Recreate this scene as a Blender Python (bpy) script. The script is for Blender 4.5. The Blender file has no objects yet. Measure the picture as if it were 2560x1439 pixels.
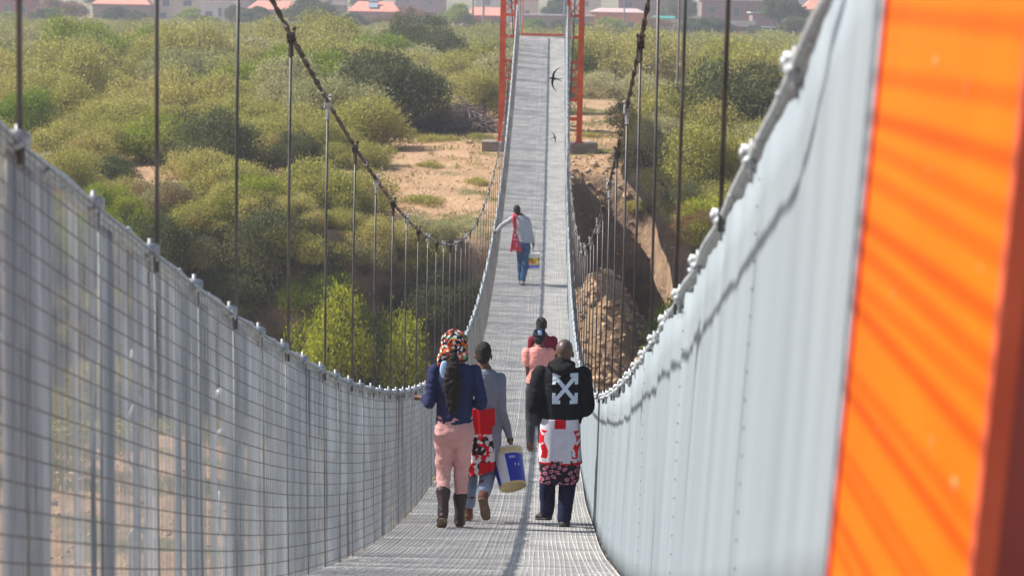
import bpy, bmesh, math, random
import numpy as np
from mathutils import Vector, Matrix, noise
from mathutils.bvhtree import BVHTree

HAZE = .0008
random.seed(7); rng = np.random.default_rng(7)
R = math.radians
scene = bpy.context.scene
COL = scene.collection

# ------------------------------------------------------------------ bridge curves (metres, camera eye is the origin, +Y along the bridge)
XC = -0.401
Y0, Y1 = 2.9, 87.6
def zr(y): return -5.27331 + .00307 * (y - 45.855) ** 2
def zd(y): return zr(y) - 1.13058
def zc(y): return -3.76176 + .00284 * (y - 46.817) ** 2 + (.9 * ((4.6 - y) / 1.6) ** 1.5 if y < 4.6 else 0)
def tt(y): return ((y - 43) / 40) ** 2
def wr(y): return .8306 + .0492 * tt(y)
def wd(y): return .8268 - .0095 * tt(y)
def wc(y):
    w = .8437 - .0657 * tt(y)
    if y > 60: w += .42 * ((y - 60) / 27.5) ** 1.6
    if y < 3.4: w += .40 * ((3.4 - y) / .7)
    return w
_CT = {}
for _s in (-1, 1):
    _y0 = np.linspace(2.95, 87.9, 800); _c = .401 if _s < 0 else -.401; _rows = []
    for _y in _y0:
        k = (_c + wr(_y)) / (_c + wc(_y)) if _y < 43 else 1.0
        if _y < 43: k = 1 + (k - 1) * min(1., (43 - _y) / 18)
        _rows.append((_y * k, (wr(_y) if _y < 25 else wr(_y) + (wc(_y) - wr(_y)) * min(1., (_y - 25) / 18)), zc(_y) * k))
    _CT[_s] = np.array(_rows)
def cab(side, y):
    A = _CT[side]; w_ = float(np.interp(y, A[:, 0], A[:, 1])); z_ = float(np.interp(y, A[:, 0], A[:, 2]))
    if y < A[0, 0]: z_ = A[0, 2] + (y - A[0, 0]) * -.6; w_ += .3 * (A[0, 0] - y)
    return w_, z_
def slope(y): return 2 * .00307 * (y - 45.855)

# ------------------------------------------------------------------ camera
F, PITCH, YAW, ROLL = 6057.24, .11561, .01491, .01917
fw = Vector((-math.sin(YAW) * math.cos(PITCH), math.cos(YAW) * math.cos(PITCH), -math.sin(PITCH)))
rt = Vector((math.cos(YAW), math.sin(YAW), 0))
up = rt.cross(fw)
r2 = math.cos(ROLL) * rt + math.sin(ROLL) * up
u2 = -math.sin(ROLL) * rt + math.cos(ROLL) * up
cam = bpy.data.cameras.new('camera'); camo = bpy.data.objects.new('camera', cam); COL.objects.link(camo)
m = Matrix((r2, u2, -fw)).transposed().to_4x4(); camo.matrix_world = m
cam.sensor_width = 36; cam.lens = F * 36 / 2560; cam.clip_start = .1; cam.clip_end = 6000
cam.dof.use_dof = True; cam.dof.focus_distance = 21.0; cam.dof.aperture_fstop = 6.3
scene.camera = camo

def at(px, py, Y):
    "world point on the sight line through a pixel of the 2560 px photograph at bridge distance Y"
    d = fw + r2 * ((px - 1280) / F) + u2 * (-(py - 719.5) / F)
    return d * (Y / d.y)

# ------------------------------------------------------------------ tagging
def tag(o, label=None, cat=None, group=None, kind=None):
    if label: o['label'] = label
    if cat: o['category'] = cat
    if group: o['group'] = group
    if kind: o['kind'] = kind
    return o
def empty(name, loc=(0, 0, 0), rz=0):
    o = bpy.data.objects.new(name, None); COL.objects.link(o); o.location = loc; o.rotation_euler.z = rz
    return o

# ------------------------------------------------------------------ mesh buffer
class MB:
    def __init__(s): s.v = []; s.f = []; s.mi = []
    def add(s, vs, fs, mi=0):
        b = len(s.v); s.v.extend([tuple(v) for v in vs]); s.f.extend([tuple(i + b for i in f) for f in fs]); s.mi.extend([mi] * len(fs))
    def box(s, c, d, rot=None, mi=0, taper=1.0):
        hx, hy, hz = d[0] / 2, d[1] / 2, d[2] / 2
        vs = []
        for z in (-1, 1):
            k = taper if z > 0 else 1
            for x, y in ((-1, -1), (1, -1), (1, 1), (-1, 1)): vs.append(Vector((x * hx * k, y * hy * k, z * hz)))
        if rot is not None: vs = [rot @ v for v in vs]
        vs = [v + Vector(c) for v in vs]
        s.add(vs, [(3, 2, 1, 0), (4, 5, 6, 7), (0, 1, 5, 4), (1, 2, 6, 5), (2, 3, 7, 6), (3, 0, 4, 7)], mi)
    def bar(s, a, b, w, h=None, mi=0):
        a = Vector(a); b = Vector(b); h = h or w; t = b - a; L = t.length
        if L < 1e-6: return
        q = t.to_track_quat('Z', 'Y').to_matrix()
        s.box((a + b) / 2, (w, h, L), q, mi)
    def tube(s, pts, rad, n=6, mi=0, cap=True, aspect=1.0):
        pts = [Vector(p) for p in pts]; N = len(pts)
        rads = rad if hasattr(rad, '__len__') else [rad] * N
        base = len(s.v); prev = None
        for i, p in enumerate(pts):
            t = (pts[min(i + 1, N - 1)] - pts[max(i - 1, 0)]); t.normalize()
            if prev is None:
                a = Vector((0, 0, 1)) if abs(t.z) < .9 else Vector((1, 0, 0))
                u = a.cross(t).normalized()
            else:
                u = (prev - t * prev.dot(t)).normalized()
            prev = u; w = t.cross(u)
            for k in range(n):
                an = 2 * math.pi * k / n
                s.v.append(tuple(p + (u * math.cos(an) + w * math.sin(an) * aspect) * rads[i]))
        for i in range(N - 1):
            for k in range(n):
                k2 = (k + 1) % n
                s.f.append((base + i * n + k, base + i * n + k2, base + (i + 1) * n + k2, base + (i + 1) * n + k)); s.mi.append(mi)
        if cap:
            s.f.append(tuple(base + k for k in reversed(range(n)))); s.mi.append(mi)
            s.f.append(tuple(base + (N - 1) * n + k for k in range(n))); s.mi.append(mi)
    def lathe(s, prof, n=24, mi=0, M=None):
        base = len(s.v)
        for (r, z) in prof:
            for k in range(n):
                a = 2 * math.pi * k / n; v = Vector((r * math.cos(a), r * math.sin(a), z))
                if M: v = M @ v
                s.v.append(tuple(v))
        for i in range(len(prof) - 1):
            for k in range(n):
                k2 = (k + 1) % n
                s.f.append((base + i * n + k, base + i * n + k2, base + (i + 1) * n + k2, base + (i + 1) * n + k)); s.mi.append(mi)
    def ico(s, c, r, sub=1, jit=.0, sc=(1, 1, 1), mi=0):
        bm = bmesh.new(); bmesh.ops.create_icosphere(bm, subdivisions=sub, radius=1)
        vs = []
        for v in bm.verts:
            k = 1 + random.uniform(-jit, jit)
            vs.append(Vector(c) + Vector((v.co.x * sc[0], v.co.y * sc[1], v.co.z * sc[2])) * r * k)
        s.add(vs, [tuple(q.index for q in f.verts) for f in bm.faces], mi); bm.free()
    def mesh(s, name, mats, smooth=False):
        me = bpy.data.meshes.new(name); me.from_pydata(s.v, [], s.f)
        for m in (mats if isinstance(mats, (list, tuple)) else [mats]): me.materials.append(m)
        me.polygons.foreach_set('material_index', s.mi)
        if smooth: me.polygons.foreach_set('use_smooth', [True] * len(s.f))
        me.update(); return me
    def build(s, name, mats, parent=None, smooth=False):
        o = bpy.data.objects.new(name, s.mesh(name, mats, smooth)); COL.objects.link(o); o.parent = parent; return o

# ------------------------------------------------------------------ materials
def srgb(r, g, b):
    f = lambda c: (c / 255) / 12.92 if c / 255 <= .04045 else ((c / 255 + .055) / 1.055) ** 2.4
    return (f(r), f(g), f(b), 1)
def mat(name, c1, c2=None, scale=5, rough=.7, metal=0, bump=0, bscale=None, detail=4, spec=.3, lo=.35, hi=.65, c3=None, stretch=None, coord='Object', trans=0):
    m = bpy.data.materials.new(name); m.use_nodes = True; nt = m.node_tree; N = nt.nodes; L = nt.links
    p = N['Principled BSDF']; p.inputs['Roughness'].default_value = rough; p.inputs['Metallic'].default_value = metal
    p.inputs['Specular IOR Level'].default_value = spec
    if len(c1) == 3: c1 = (*c1, 1)
    if c2 is None: c2 = tuple(c * .8 for c in c1[:3])
    if len(c2) == 3: c2 = (*c2, 1)
    tc = N.new('ShaderNodeTexCoord'); mp = N.new('ShaderNodeMapping'); L.new(tc.outputs[coord], mp.inputs[0])
    if stretch: mp.inputs['Scale'].default_value = stretch
    nz = N.new('ShaderNodeTexNoise'); nz.inputs['Scale'].default_value = scale; nz.inputs['Detail'].default_value = detail
    L.new(mp.outputs[0], nz.inputs['Vector'])
    cr = N.new('ShaderNodeValToRGB'); cr.color_ramp.elements[0].position = lo; cr.color_ramp.elements[1].position = hi
    cr.color_ramp.elements[0].color = c1; cr.color_ramp.elements[1].color = c2
    if c3:
        e = cr.color_ramp.elements.new((lo + hi) / 2); e.color = (*c3[:3], 1)
    L.new(nz.outputs[0], cr.inputs[0]); L.new(cr.outputs[0], p.inputs['Base Color'])
    if bump:
        n2 = N.new('ShaderNodeTexNoise'); n2.inputs['Scale'].default_value = bscale or scale * 4; n2.inputs['Detail'].default_value = 5
        L.new(mp.outputs[0], n2.inputs['Vector']); b = N.new('ShaderNodeBump'); b.inputs['Strength'].default_value = bump; b.inputs['Distance'].default_value = .02
        L.new(n2.outputs[0], b.inputs['Height']); L.new(b.outputs[0], p.inputs['Normal'])
    if trans:
        tr = N.new('ShaderNodeBsdfTranslucent'); L.new(cr.outputs[0], tr.inputs[0]); mx = N.new('ShaderNodeMixShader'); mx.inputs[0].default_value = trans
        L.new(p.outputs[0], mx.inputs[1]); L.new(tr.outputs[0], mx.inputs[2]); L.new(mx.outputs[0], N['Material Output'].inputs[0])
    return m
def leafmat(name, base, alt, dry, var=.35):
    "leaf colour differs from plant to plant (object random) and from clump to clump (noise)"
    m = bpy.data.materials.new(name); m.use_nodes = True; nt = m.node_tree; N = nt.nodes; L = nt.links
    p = N['Principled BSDF']; p.inputs['Roughness'].default_value = .85; p.inputs['Specular IOR Level'].default_value = .06
    oi = N.new('ShaderNodeObjectInfo'); tc = N.new('ShaderNodeTexCoord')
    nz = N.new('ShaderNodeTexNoise'); nz.inputs['Scale'].default_value = 1.3; nz.inputs['Detail'].default_value = 5; L.new(tc.outputs['Object'], nz.inputs['Vector'])
    m1 = N.new('ShaderNodeMix'); m1.data_type = 'RGBA'; m1.inputs[6].default_value = (*base, 1); m1.inputs[7].default_value = (*alt, 1); L.new(oi.outputs['Random'], m1.inputs[0])
    cr = N.new('ShaderNodeValToRGB'); cr.color_ramp.elements[0].position = .52; cr.color_ramp.elements[1].position = .68; L.new(nz.outputs[0], cr.inputs[0])
    mu = N.new('ShaderNodeMath'); mu.operation = 'MULTIPLY'; mu.inputs[1].default_value = var; L.new(cr.outputs[0], mu.inputs[0])
    m2 = N.new('ShaderNodeMix'); m2.data_type = 'RGBA'; L.new(mu.outputs[0], m2.inputs[0]); L.new(m1.outputs[2], m2.inputs[6]); m2.inputs[7].default_value = (*dry, 1)
    L.new(m2.outputs[2], p.inputs['Base Color'])
    tr = N.new('ShaderNodeBsdfTranslucent'); L.new(m2.outputs[2], tr.inputs[0]); mx = N.new('ShaderNodeMixShader'); mx.inputs[0].default_value = .26
    L.new(p.outputs[0], mx.inputs[1]); L.new(tr.outputs[0], mx.inputs[2]); L.new(mx.outputs[0], N['Material Output'].inputs[0])
    return m

GALV = mat('galvanised_steel', (.50, .54, .56), (.34, .37, .39), 30, .45, .25)
GALV_WHITE = mat('bright_zinc', (.46, .48, .50), (.28, .30, .32), 40, .4, .1)
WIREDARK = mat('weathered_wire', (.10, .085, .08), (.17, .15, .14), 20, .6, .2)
RODM = mat('hanger_rod_steel', (.075, .07, .07), (.13, .125, .125), 6, .5, .3)
CABDARK = mat('greased_cable', (.03, .028, .028), (.11, .10, .10), 9, .6, .2, detail=2)
CABSPOT = mat('cable_seizing_glint', (.55, .56, .56), (.2, .2, .2), 30, .5, .1)  # pale tone where sun catches the cable, put into the colour
THREAD = mat('shade_mesh_thread', (.64, .70, .74), (.48, .53, .57), 2.5, .65, 0, trans=.2)
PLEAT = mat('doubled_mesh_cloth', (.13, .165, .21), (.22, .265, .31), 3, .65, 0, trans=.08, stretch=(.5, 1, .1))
SHEET = mat('wire_cloth_sheet', (.31, .36, .39), (.215, .25, .275), 3.2, .5, 0, bump=.12, bscale=160, stretch=(.3, 1, .03), lo=.25, hi=.75)
POSTM = mat('post_grey', (.16, .175, .19), (.24, .26, .27), 12, .6, .2)
SEAM = mat('seam_tie_wire', (.14, .15, .17), (.2, .21, .23), 20, .6)
DECKSHEET = mat('deck_plate', (.12, .118, .115), (.17, .165, .155), 1.5, .7, 0, bump=.1, bscale=60)
DECKWIRE = mat('deck_wire', (.62, .60, .575), (.48, .47, .46), 3.0, .55, .05)
ORANGE = mat('orange_paint_weathered', (.86, .158, .0), (.78, .13, .0), 3, .6, 0, bump=.05, bscale=30, spec=.12, lo=.3, hi=.7)
ORANGE2 = mat('orange_red_paint', (.82, .12, .02), (.62, .07, .012), 2.5, .5, 0, bump=.05, spec=.3)
EDGE = mat('red_primer_edge', (.72, .13, .06), (.6, .09, .04), 6, .5)
SCUFF = mat('paint_scuff', (.80, .32, .12), (.8, .26, .06), 30, .6)
CONC = mat('concrete', (.30, .26, .22), (.20, .17, .15), 3, .9, 0, bump=.3)
BARK = mat('bark', (.10, .075, .055), (.17, .135, .105), 6, .9)
ROCK = mat('rubble_rock', (.56, .39, .25), (.36, .25, .17), 1.3, .9, 0, bump=.4, bscale=8)
PILEM = mat('dry_branches', (.17, .125, .115), (.26, .2, .18), 3, .9)

# ------------------------------------------------------------------ terrain
def sm(a, b, x):
    t = max(0., min(1., (x - a) / (b - a))); return t * t * (3 - 2 * t)
YZ = [(60, -7.2), (74, -6.75), (80, -5.9), (86, -5.25), (100, -5.15), (200, -4.9), (430, -4.0), (900, -2.0), (5000, 4)]
def ytop(y):
    if y <= YZ[0][0]: return YZ[0][1]
    for (a, za), (b, zb) in zip(YZ, YZ[1:]):
        if y <= b: return za + (zb - za) * (y - a) / (b - a)
    return YZ[-1][1]
def edge(x):
    n = noise.noise(Vector((x * .35, 3.1, 0))) * 1.6 + noise.noise(Vector((x * 1.3, 9.1, 0))) * .5
    e = 73.5 - .10 * max(0, -x)
    g = sm(.35, .9, x) * (1 - sm(3.2, 4.6, x))
    return e + g * 9.5 + n * (1 - .5 * g) - sm(3.7, 5.0, x) * 7.0
def ground(x, y):
    e = edge(x)
    zt = ytop(y) + .22 * noise.noise(Vector((x * .12, y * .12, 0))) + .07 * noise.noise(Vector((x * .7, y * .7, 4)))
    bed = -12 + .35 * noise.noise(Vector((x * .1, y * .1, 7))) + .1 * noise.noise(Vector((x * .9, y * .9, 2)))
    k = sm(e - 2.6, e + .5, y)
    rough = (noise.noise(Vector((x * .8, y * .8, 1))) * .8 + noise.noise(Vector((x * 2.6, y * 2.6, 11))) * .45 + noise.noise(Vector((x * .5, y * .5, 12 + .0 * x))) * .5) * k * (1 - k) * 4 * .8
    z = bed + (zt - bed) * k + rough
    if y < 26:
        k2 = 1 - sm(11, 23, y); z = bed + (-5.3 - bed) * k2 * 1.0
    d = math.hypot((x - 1.5) / 2.7, (y - 67.5) / 4.2)
    if d < 1:
        top = -7.1 + .35 * noise.noise(Vector((x * 1.7, y * 1.7, 5))) + .2 * noise.noise(Vector((x * 5, y * 5, 5)))
        z = max(z, -12.3 + (top + 12.3) * (1 - d) ** .62)
    return z
def axis(segs):
    out = []
    for a, b, st in segs:
        out += list(np.arange(a, b, st))
    out.append(segs[-1][1]); return out
xs = axis([(-900, -200, 60), (-200, -60, 10), (-60, -24, 2), (-24, 14, .33), (14, 50, 2), (50, 200, 10), (200, 900, 60)])
ys = axis([(-80, 8, 8), (8, 50, 1.5), (50, 92, .33), (92, 120, 1), (120, 240, 5), (240, 700, 20), (700, 3500, 200)])
gv = [(x, y, ground(x, y)) for y in ys for x in xs]
nx = len(xs); gf = [(j * nx + i, j * nx + i + 1, (j + 1) * nx + i + 1, (j + 1) * nx + i) for j in range(len(ys) - 1) for i in range(nx - 1)]
GM = bpy.data.materials.new('dry_soil'); GM.use_nodes = True
nt = GM.node_tree; N = nt.nodes; L = nt.links; p = N['Principled BSDF']; p.inputs['Roughness'].default_value = .95; p.inputs['Specular IOR Level'].default_value = .1
geo = N.new('ShaderNodeNewGeometry')
def nz(sc, det=6):
    n = N.new('ShaderNodeTexNoise'); n.inputs['Scale'].default_value = sc; n.inputs['Detail'].default_value = det; L.new(geo.outputs['Position'], n.inputs['Vector']); return n
def ramp(src, a, b, ca, cb):
    c = N.new('ShaderNodeValToRGB'); c.color_ramp.elements[0].position = a; c.color_ramp.elements[1].position = b
    c.color_ramp.elements[0].color = ca; c.color_ramp.elements[1].color = cb; L.new(src, c.inputs[0]); return c
def mix(f, a, b):
    x = N.new('ShaderNodeMix'); x.data_type = 'RGBA'; L.new(f, x.inputs[0]); L.new(a, x.inputs[6]); L.new(b, x.inputs[7]); return x
sand = ramp(nz(.9).outputs[0], .3, .7, (.50, .33, .20, 1), (.36, .22, .125, 1))
grass = ramp(nz(5).outputs[0], .35, .65, (.22, .19, .085, 1), (.13, .125, .05, 1))
gm = ramp(nz(.33, 8).outputs[0], .52, .60, (0, 0, 0, 1), (1, 1, 1, 1))
m1 = mix(gm.outputs[0], sand.outputs[0], grass.outputs[0])
earth = ramp(nz(1.6).outputs[0], .3, .7, (.32, .215, .14, 1), (.18, .12, .08, 1))
sep = N.new('ShaderNodeSeparateXYZ'); L.new(geo.outputs['Normal'], sep.inputs[0])
st = ramp(sep.outputs[2], .62, .85, (1, 1, 1, 1), (0, 0, 0, 1))
m2 = mix(st.outputs[0], m1.outputs[2], earth.outputs[0]); L.new(m2.outputs[2], p.inputs['Base Color'])
bp = N.new('ShaderNodeBump'); bp.inputs['Strength'].default_value = .8; bp.inputs['Distance'].default_value = .12; L.new(nz(6, 8).outputs[0], bp.inputs['Height']); L.new(bp.outputs[0], p.inputs['Normal'])
me = bpy.data.meshes.new('ground'); me.from_pydata(gv, [], gf); me.materials.append(GM); me.polygons.foreach_set('use_smooth', [True] * len(gf))
go = bpy.data.objects.new('ground', me); COL.objects.link(go); tag(go, 'dry sandy ground with the river bed, its eroded bank and the scrubland beyond', kind='structure')

# ------------------------------------------------------------------ footbridge
bridge = empty('suspension_footbridge', (XC, Y0, zd(Y0)))
tag(bridge, 'long sagging wire mesh suspension footbridge hung between two orange towers', 'footbridge')
INV = Matrix.Translation((-XC, -Y0, -zd(Y0)))
def bpart(mb, name, mats, parent=None, smooth=False, kind=None):
    mb.v = [(x - XC, y - Y0, z - zd(Y0)) for x, y, z in mb.v]
    o = mb.build(name, mats, parent or bridge, smooth)
    if kind: o['kind'] = kind
    return o
# deck
d = MB(); yy = np.arange(Y0, Y1 + .01, .5)
for i in range(len(yy) - 1):
    a, b = yy[i], yy[i + 1]
    wa, wb = wd(a) + .02, wd(b) + .02; za, zb = zd(a) - .012, zd(b) - .012
    vs = [(XC - wa, a, za), (XC + wa, a, za), (XC + wb, b, zb), (XC - wb, b, zb), (XC - wa, a, za - .02), (XC + wa, a, za - .02), (XC + wb, b, zb - .02), (XC - wb, b, zb - .02)]
    d.add(vs, [(0, 1, 2, 3), (7, 6, 5, 4), (0, 3, 7, 4), (1, 5, 6, 2)])
for y in np.arange(Y0 + .4, Y1, .959):
    d.box((XC, y, zd(y) - .065), (1.72, .05, .06))
deck = bpart(d, 'deck', [DECKSHEET])
w = MB(); y = Y0; k = 0
while y < Y1:
    ww = wd(y); z = zd(y); r = .0052
    jl = random.uniform(-.004, .004); jz = random.uniform(0, .004)
    seam = (k % 40 == 0) or (k % 12 == 5 and random.random() < .6)
    if seam: r = .011
    w.add([(XC - ww, y + jl - r, z - .004), (XC + ww, y - jl - r, z - .004), (XC + ww, y - jl + r, z - .004), (XC - ww, y + jl + r, z - .004), (XC - ww, y + jl, z + r + jz), (XC + ww, y - jl, z + r + jz)],
          [(0, 1, 5, 4), (4, 5, 2, 3), (0, 4, 3), (1, 2, 5)])
    y += random.uniform(.040, .046); k += 1
for i, u in enumerate(np.linspace(-1, 1, 53)):
    ph = random.uniform(0, 9); big = i in (26,)
    P = []
    for y in np.arange(Y0, Y1 + .01, .45):
        P.append((XC + u * wd(y) + .006 * math.sin(y * .9 + ph), y, zd(y) + .004))
    r = .011 if big else .0068
    n0 = len(w.v)
    for (x, y, z) in P: w.v += [(x - r, y, z - .006), (x + r, y, z - .006), (x, y, z + r)]
    for j in range(len(P) - 1):
        a = n0 + j * 3; b = a + 3
        w.f += [(a, a + 2, b + 2, b), (a + 1, b + 1, b + 2, a + 2)]; w.mi += [0, 0]
bpart(w, 'wire_mesh', [DECKWIRE], deck)
deck.name = 'deck'

def wallpt(y, side, v, off=0):
    "v metres up the wall, square to the deck; off>0 towards the outside"
    s = slope(y); H = 1.13 / (1 + s * s) ** .5
    yt = y - s * H
    for _ in range(2): H = (zr(yt) - zd(y)); yt = y - s * H * .95
    top = Vector((XC + side * (wr(yt) + off), yt, zr(yt))); base = Vector((XC + side * (wd(y) + off), y, zd(y)))
    return base + (top - base) * v
def fold(y, v, seed):
    a = noise.noise(Vector((y * 1.1, v * .35, seed))) * .022 + noise.noise(Vector((y * 3.3 + v * .4, v * .5, seed + 3))) * .011
    b = noise.noise(Vector((y * 7.5 + v * .5, v * .6, seed + 5))) * .006
    return a + b
def scal(y):   # sheet sags a little between the clamps
    ph = ((y - 5.4134) / .9589) % 1.0
    return .030 * math.sin(math.pi * ph)
# left side: woven threads (round, so the cloth is see-through square on and closes up at a glancing angle)
L_ = MB()
def thread(y, off, r, seed):
    j = random.uniform(-.002, .002); segs = (0, .33, .66, .985)
    n0 = len(L_.v)
    for v in segs:
        p = wallpt(y + j, -1, v, .02 + off + fold(y, v, seed))
        L_.v += [(p.x - r, p.y - r * .6, p.z), (p.x + r, p.y - r * .6, p.z), (p.x, p.y + r, p.z)]
    for q in range(len(segs) - 1):
        a = n0 + q * 3; b = a + 3
        L_.f += [(a, a + 1, b + 1, b), (a + 1, a + 2, b + 2, b + 1), (a + 2, a, b, b + 2)]; L_.mi += [0] * 3
y = Y0 + .3
while y < Y1 - .2:
    thread(y, 0, .0009, 1.0); y += (.0165 if y < 10 else .0125) * random.uniform(.75, 1.25)
bpart(L_, 'mesh_side_panel', [THREAD])
# overlapping widths of cloth: gathered pleats two layers thick, darker bands
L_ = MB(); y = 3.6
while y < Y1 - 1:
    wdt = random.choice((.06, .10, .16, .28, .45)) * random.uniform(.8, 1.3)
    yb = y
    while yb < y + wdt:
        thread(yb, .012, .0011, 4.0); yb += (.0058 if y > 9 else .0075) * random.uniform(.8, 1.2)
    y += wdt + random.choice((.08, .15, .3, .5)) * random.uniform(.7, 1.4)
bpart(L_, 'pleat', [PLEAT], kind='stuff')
# right side: the same cloth, lit from the front, built as a folded sheet
S = MB(); yys = list(np.arange(3.30, 30, .018)) + list(np.arange(30, Y1, .05)); vs_ = np.linspace(0, 1, 9)
def foldR(y, v):
    a = noise.noise(Vector((y * .8, v * .3, 21))) * .018
    rib = noise.noise(Vector((y * 3.6 + v * .25, v * .3, 33)))
    rib = math.copysign(abs(rib) ** 1.25, rib) * (.014 + .022 * min(1, max(0, (y - 5) / 6))) + noise.noise(Vector((y * 6.2 + v * .3, v * .3, 57))) * .010
    c = noise.noise(Vector((y * 11 + v * .5, v * .4, 41))) * .004
    k = min(1, max(.45, (y - 3) / 6))
    return (a + rib + c) * k * (.55 + .45 * v)
for y in yys:
    for v in vs_:
        p = wallpt(y, 1, v, .02 + foldR(y, v)); p.z -= scal(p.y) * v ** 3
        S.v.append(tuple(p))
nv = len(vs_)
for i in range(len(yys) - 1):
    for k in range(nv - 1):
        S.f.append((i * nv + k, (i + 1) * nv + k, (i + 1) * nv + k + 1, i * nv + k + 1)); S.mi.append(0)
shR = bpart(S, 'mesh_side_panel', [SHEET], smooth=True)
sol = shR.modifiers.new('thick', 'SOLIDIFY'); sol.thickness = .003
# stitched seams of the right side
for yq in (5.35, 8.1, 10.9, 16.0):
    q = MB(); v = .05
    while v < .96:
        p = wallpt(yq, 1, v, .012 + foldR(yq, v)); q.box(p, (.003, .004, .006)); v += .058
    bpart(q, 'seam', [SEAM], shR, kind='stuff')
# welded wire grid on the left side (dark, in front of the cloth), and outside of the right cloth
for side in (-1, 1):
    g = MB(); off = -.012 if side < 0 else .085
    for hgt in np.arange(.03, 1.0, .0565):
        pts = [wallpt(y, side, hgt, off + .004 * math.sin(y * 2.1 + hgt * 9)) for y in np.arange(Y0 + .2, Y1 - .2, .3)]
        g.tube(pts, .0022, 4, cap=False)
    for y in np.arange(Y0 + .25, Y1 - .2, .076):
        j = random.uniform(-.01, .01)
        g.tube([wallpt(y + j, side, 0, off), wallpt(y + j, side, .5, off), wallpt(y + j, side, 1, off)], .0008, 3, cap=False)
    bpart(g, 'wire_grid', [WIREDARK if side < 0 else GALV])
# hand ropes with lacing
for side in (-1, 1):
    g = MB(); P = []
    for y in np.arange(Y0, Y1, .12):
        P.append((XC + side * wr(y) + side * .01 + .003 * math.sin(y * 5), y, zr(y) + .008 - scal(y) * .35))
    g.tube(P, .015, 6)
    g.tube([(a_ + side * .016, b_, c_ - .012) for a_, b_, c_ in P], .016, 5)
    y = Y0 + .1
    while y < Y1:
        c = Vector((XC + side * (wr(y) + .01), y, zr(y) + .004 - scal(y) * .35)); r = random.uniform(.008, .017)
        g.ico(c + Vector((random.uniform(-.012, .012), 0, random.uniform(-.012, .014))), r, 1, .3, (.9, random.uniform(.7, 2.2), .9), mi=random.choice((0, 0, 1)))
        y += random.uniform(.05, .22)
    bpart(g, 'hand_rope', [GALV, GALV_WHITE], smooth=True)
# main cables: two twisted strands with seizings, some painted pale as sun glints
for side in (-1, 1):
    g = MB()
    for ph in (0, math.pi):
        P = []; y = Y0 - .2
        while y < Y1 + .3:
            a = y * 2 * math.pi / .62 + ph; rr = .0075
            w_, z_ = cab(side, y); P.append((XC + side * w_ + rr * math.cos(a), y, z_ + rr * math.sin(a))); y += .075
        g.tube(P, .0075, 5)
    y = Y0
    while y < Y1:
        w_, z_ = cab(side, y); s = (cab(side, y + .1)[1] - z_) / .1; u = Vector((0, 1, s)).normalized(); c = Vector((XC + side * w_, y, z_))
        ln = random.uniform(.05, .14)
        white = random.random() < (.25 if y < 18 else .75)
        g.tube([c - u * ln / 2, c, c + u * ln / 2], [.011, .017 if random.random() < .25 else .013, .011], 6, mi=1 if white else 0)
        y += random.uniform(.2, .5)
    ztop = cab(side, Y1 + .3)[1]
    g.tube([(XC + side * cab(side, Y1 + .3)[0], Y1 + .2, ztop), (XC + side * 1.2, 104, -2.5), (XC + side * 1.2, 112, -5.1)], .024, 6)
    g.tube([(XC + side * cab(side, Y0 - .2)[0], Y0 - .2, cab(side, Y0 - .2)[1]), (XC + side * 1.3, -6, 0), (XC + side * 1.3, -14, -5.4)], .024, 6)
    bpart(g, 'main_cable', [CABDARK, CABSPOT], smooth=True)
# hangers
rest = MB()
for side in (-1, 1):
    for i in range(44):
        y = 5.4134 + i * 1.9178
        if y > Y1 - 1: break
        A_ = _CT[side]; y = float(np.interp(y, np.linspace(2.95, 87.9, 800), A_[:, 0])); w_, zt = cab(side, y)
        x = XC + side * w_; zb = zr(y) - .05; xw = XC + side * max(w_, wr(y) + .035)
        lean = .004 * side
        h = MB(); jx = random.uniform(-.004, .004)
        h.tube([(x + jx, y, zt - .03), (x + lean, y, (zt + zb) / 2), (x - jx, y, zb)], .0075, 6)
        h.tube([(xw, y, zb + .02), (xw, y, zd(y) - .05)], .0055, 5)
        o = bpart(h, 'hanger', [RODM], smooth=True)
        c = MB(); s = slope(y)
        c.box((x, y, zt), (.036, .06, .026), Matrix.Rotation(.2, 3, 'X'))
        for q in (-.016, .016):
            c.tube([(x + q, y - .01, zt - .035), (x + q, y + .01, zt + .045)], .005, 5)
            c.tube([(x + q, y - .012, zt + .03), (x + q, y - .006, zt + .038)], .010, 6)
        c.tube([(x, y, zt - .1), (x, y, zt - .02)], .014, 6)
        bpart(c, 'cable_clamp', [CABDARK if y < 9 or i % 2 else CABSPOT, GALV], o)
        if i < 5 and side < 0:   # turnbuckle seen through the near cloth
            t = MB(); z0 = zr(y) - .48
            xo = xw - .03
            t.ico((xo, y, z0 + .16), .028, 1, .2); t.ico((xo + .006, y, z0), .024, 1, .2)
            for sg in (-1, 1):
                t.tube([(xo, y, z0 + .02), (xo + sg * .03, y, z0 - .05), (xo + sg * .03, y, z0 - .19), (xo, y, z0 - .24)], .006, 5)
                t.tube([(xo, y, z0 - .40), (xo + sg * .024, y, z0 - .44), (xo + sg * .024, y, z0 - .60), (xo, y, z0 - .65)], .006, 5)
            t.tube([(xo, y, z0 - .24), (xo, y, z0 - .40)], .008, 5)
            bpart(t, 'turnbuckle', [GALV_WHITE], o, smooth=True)
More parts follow.
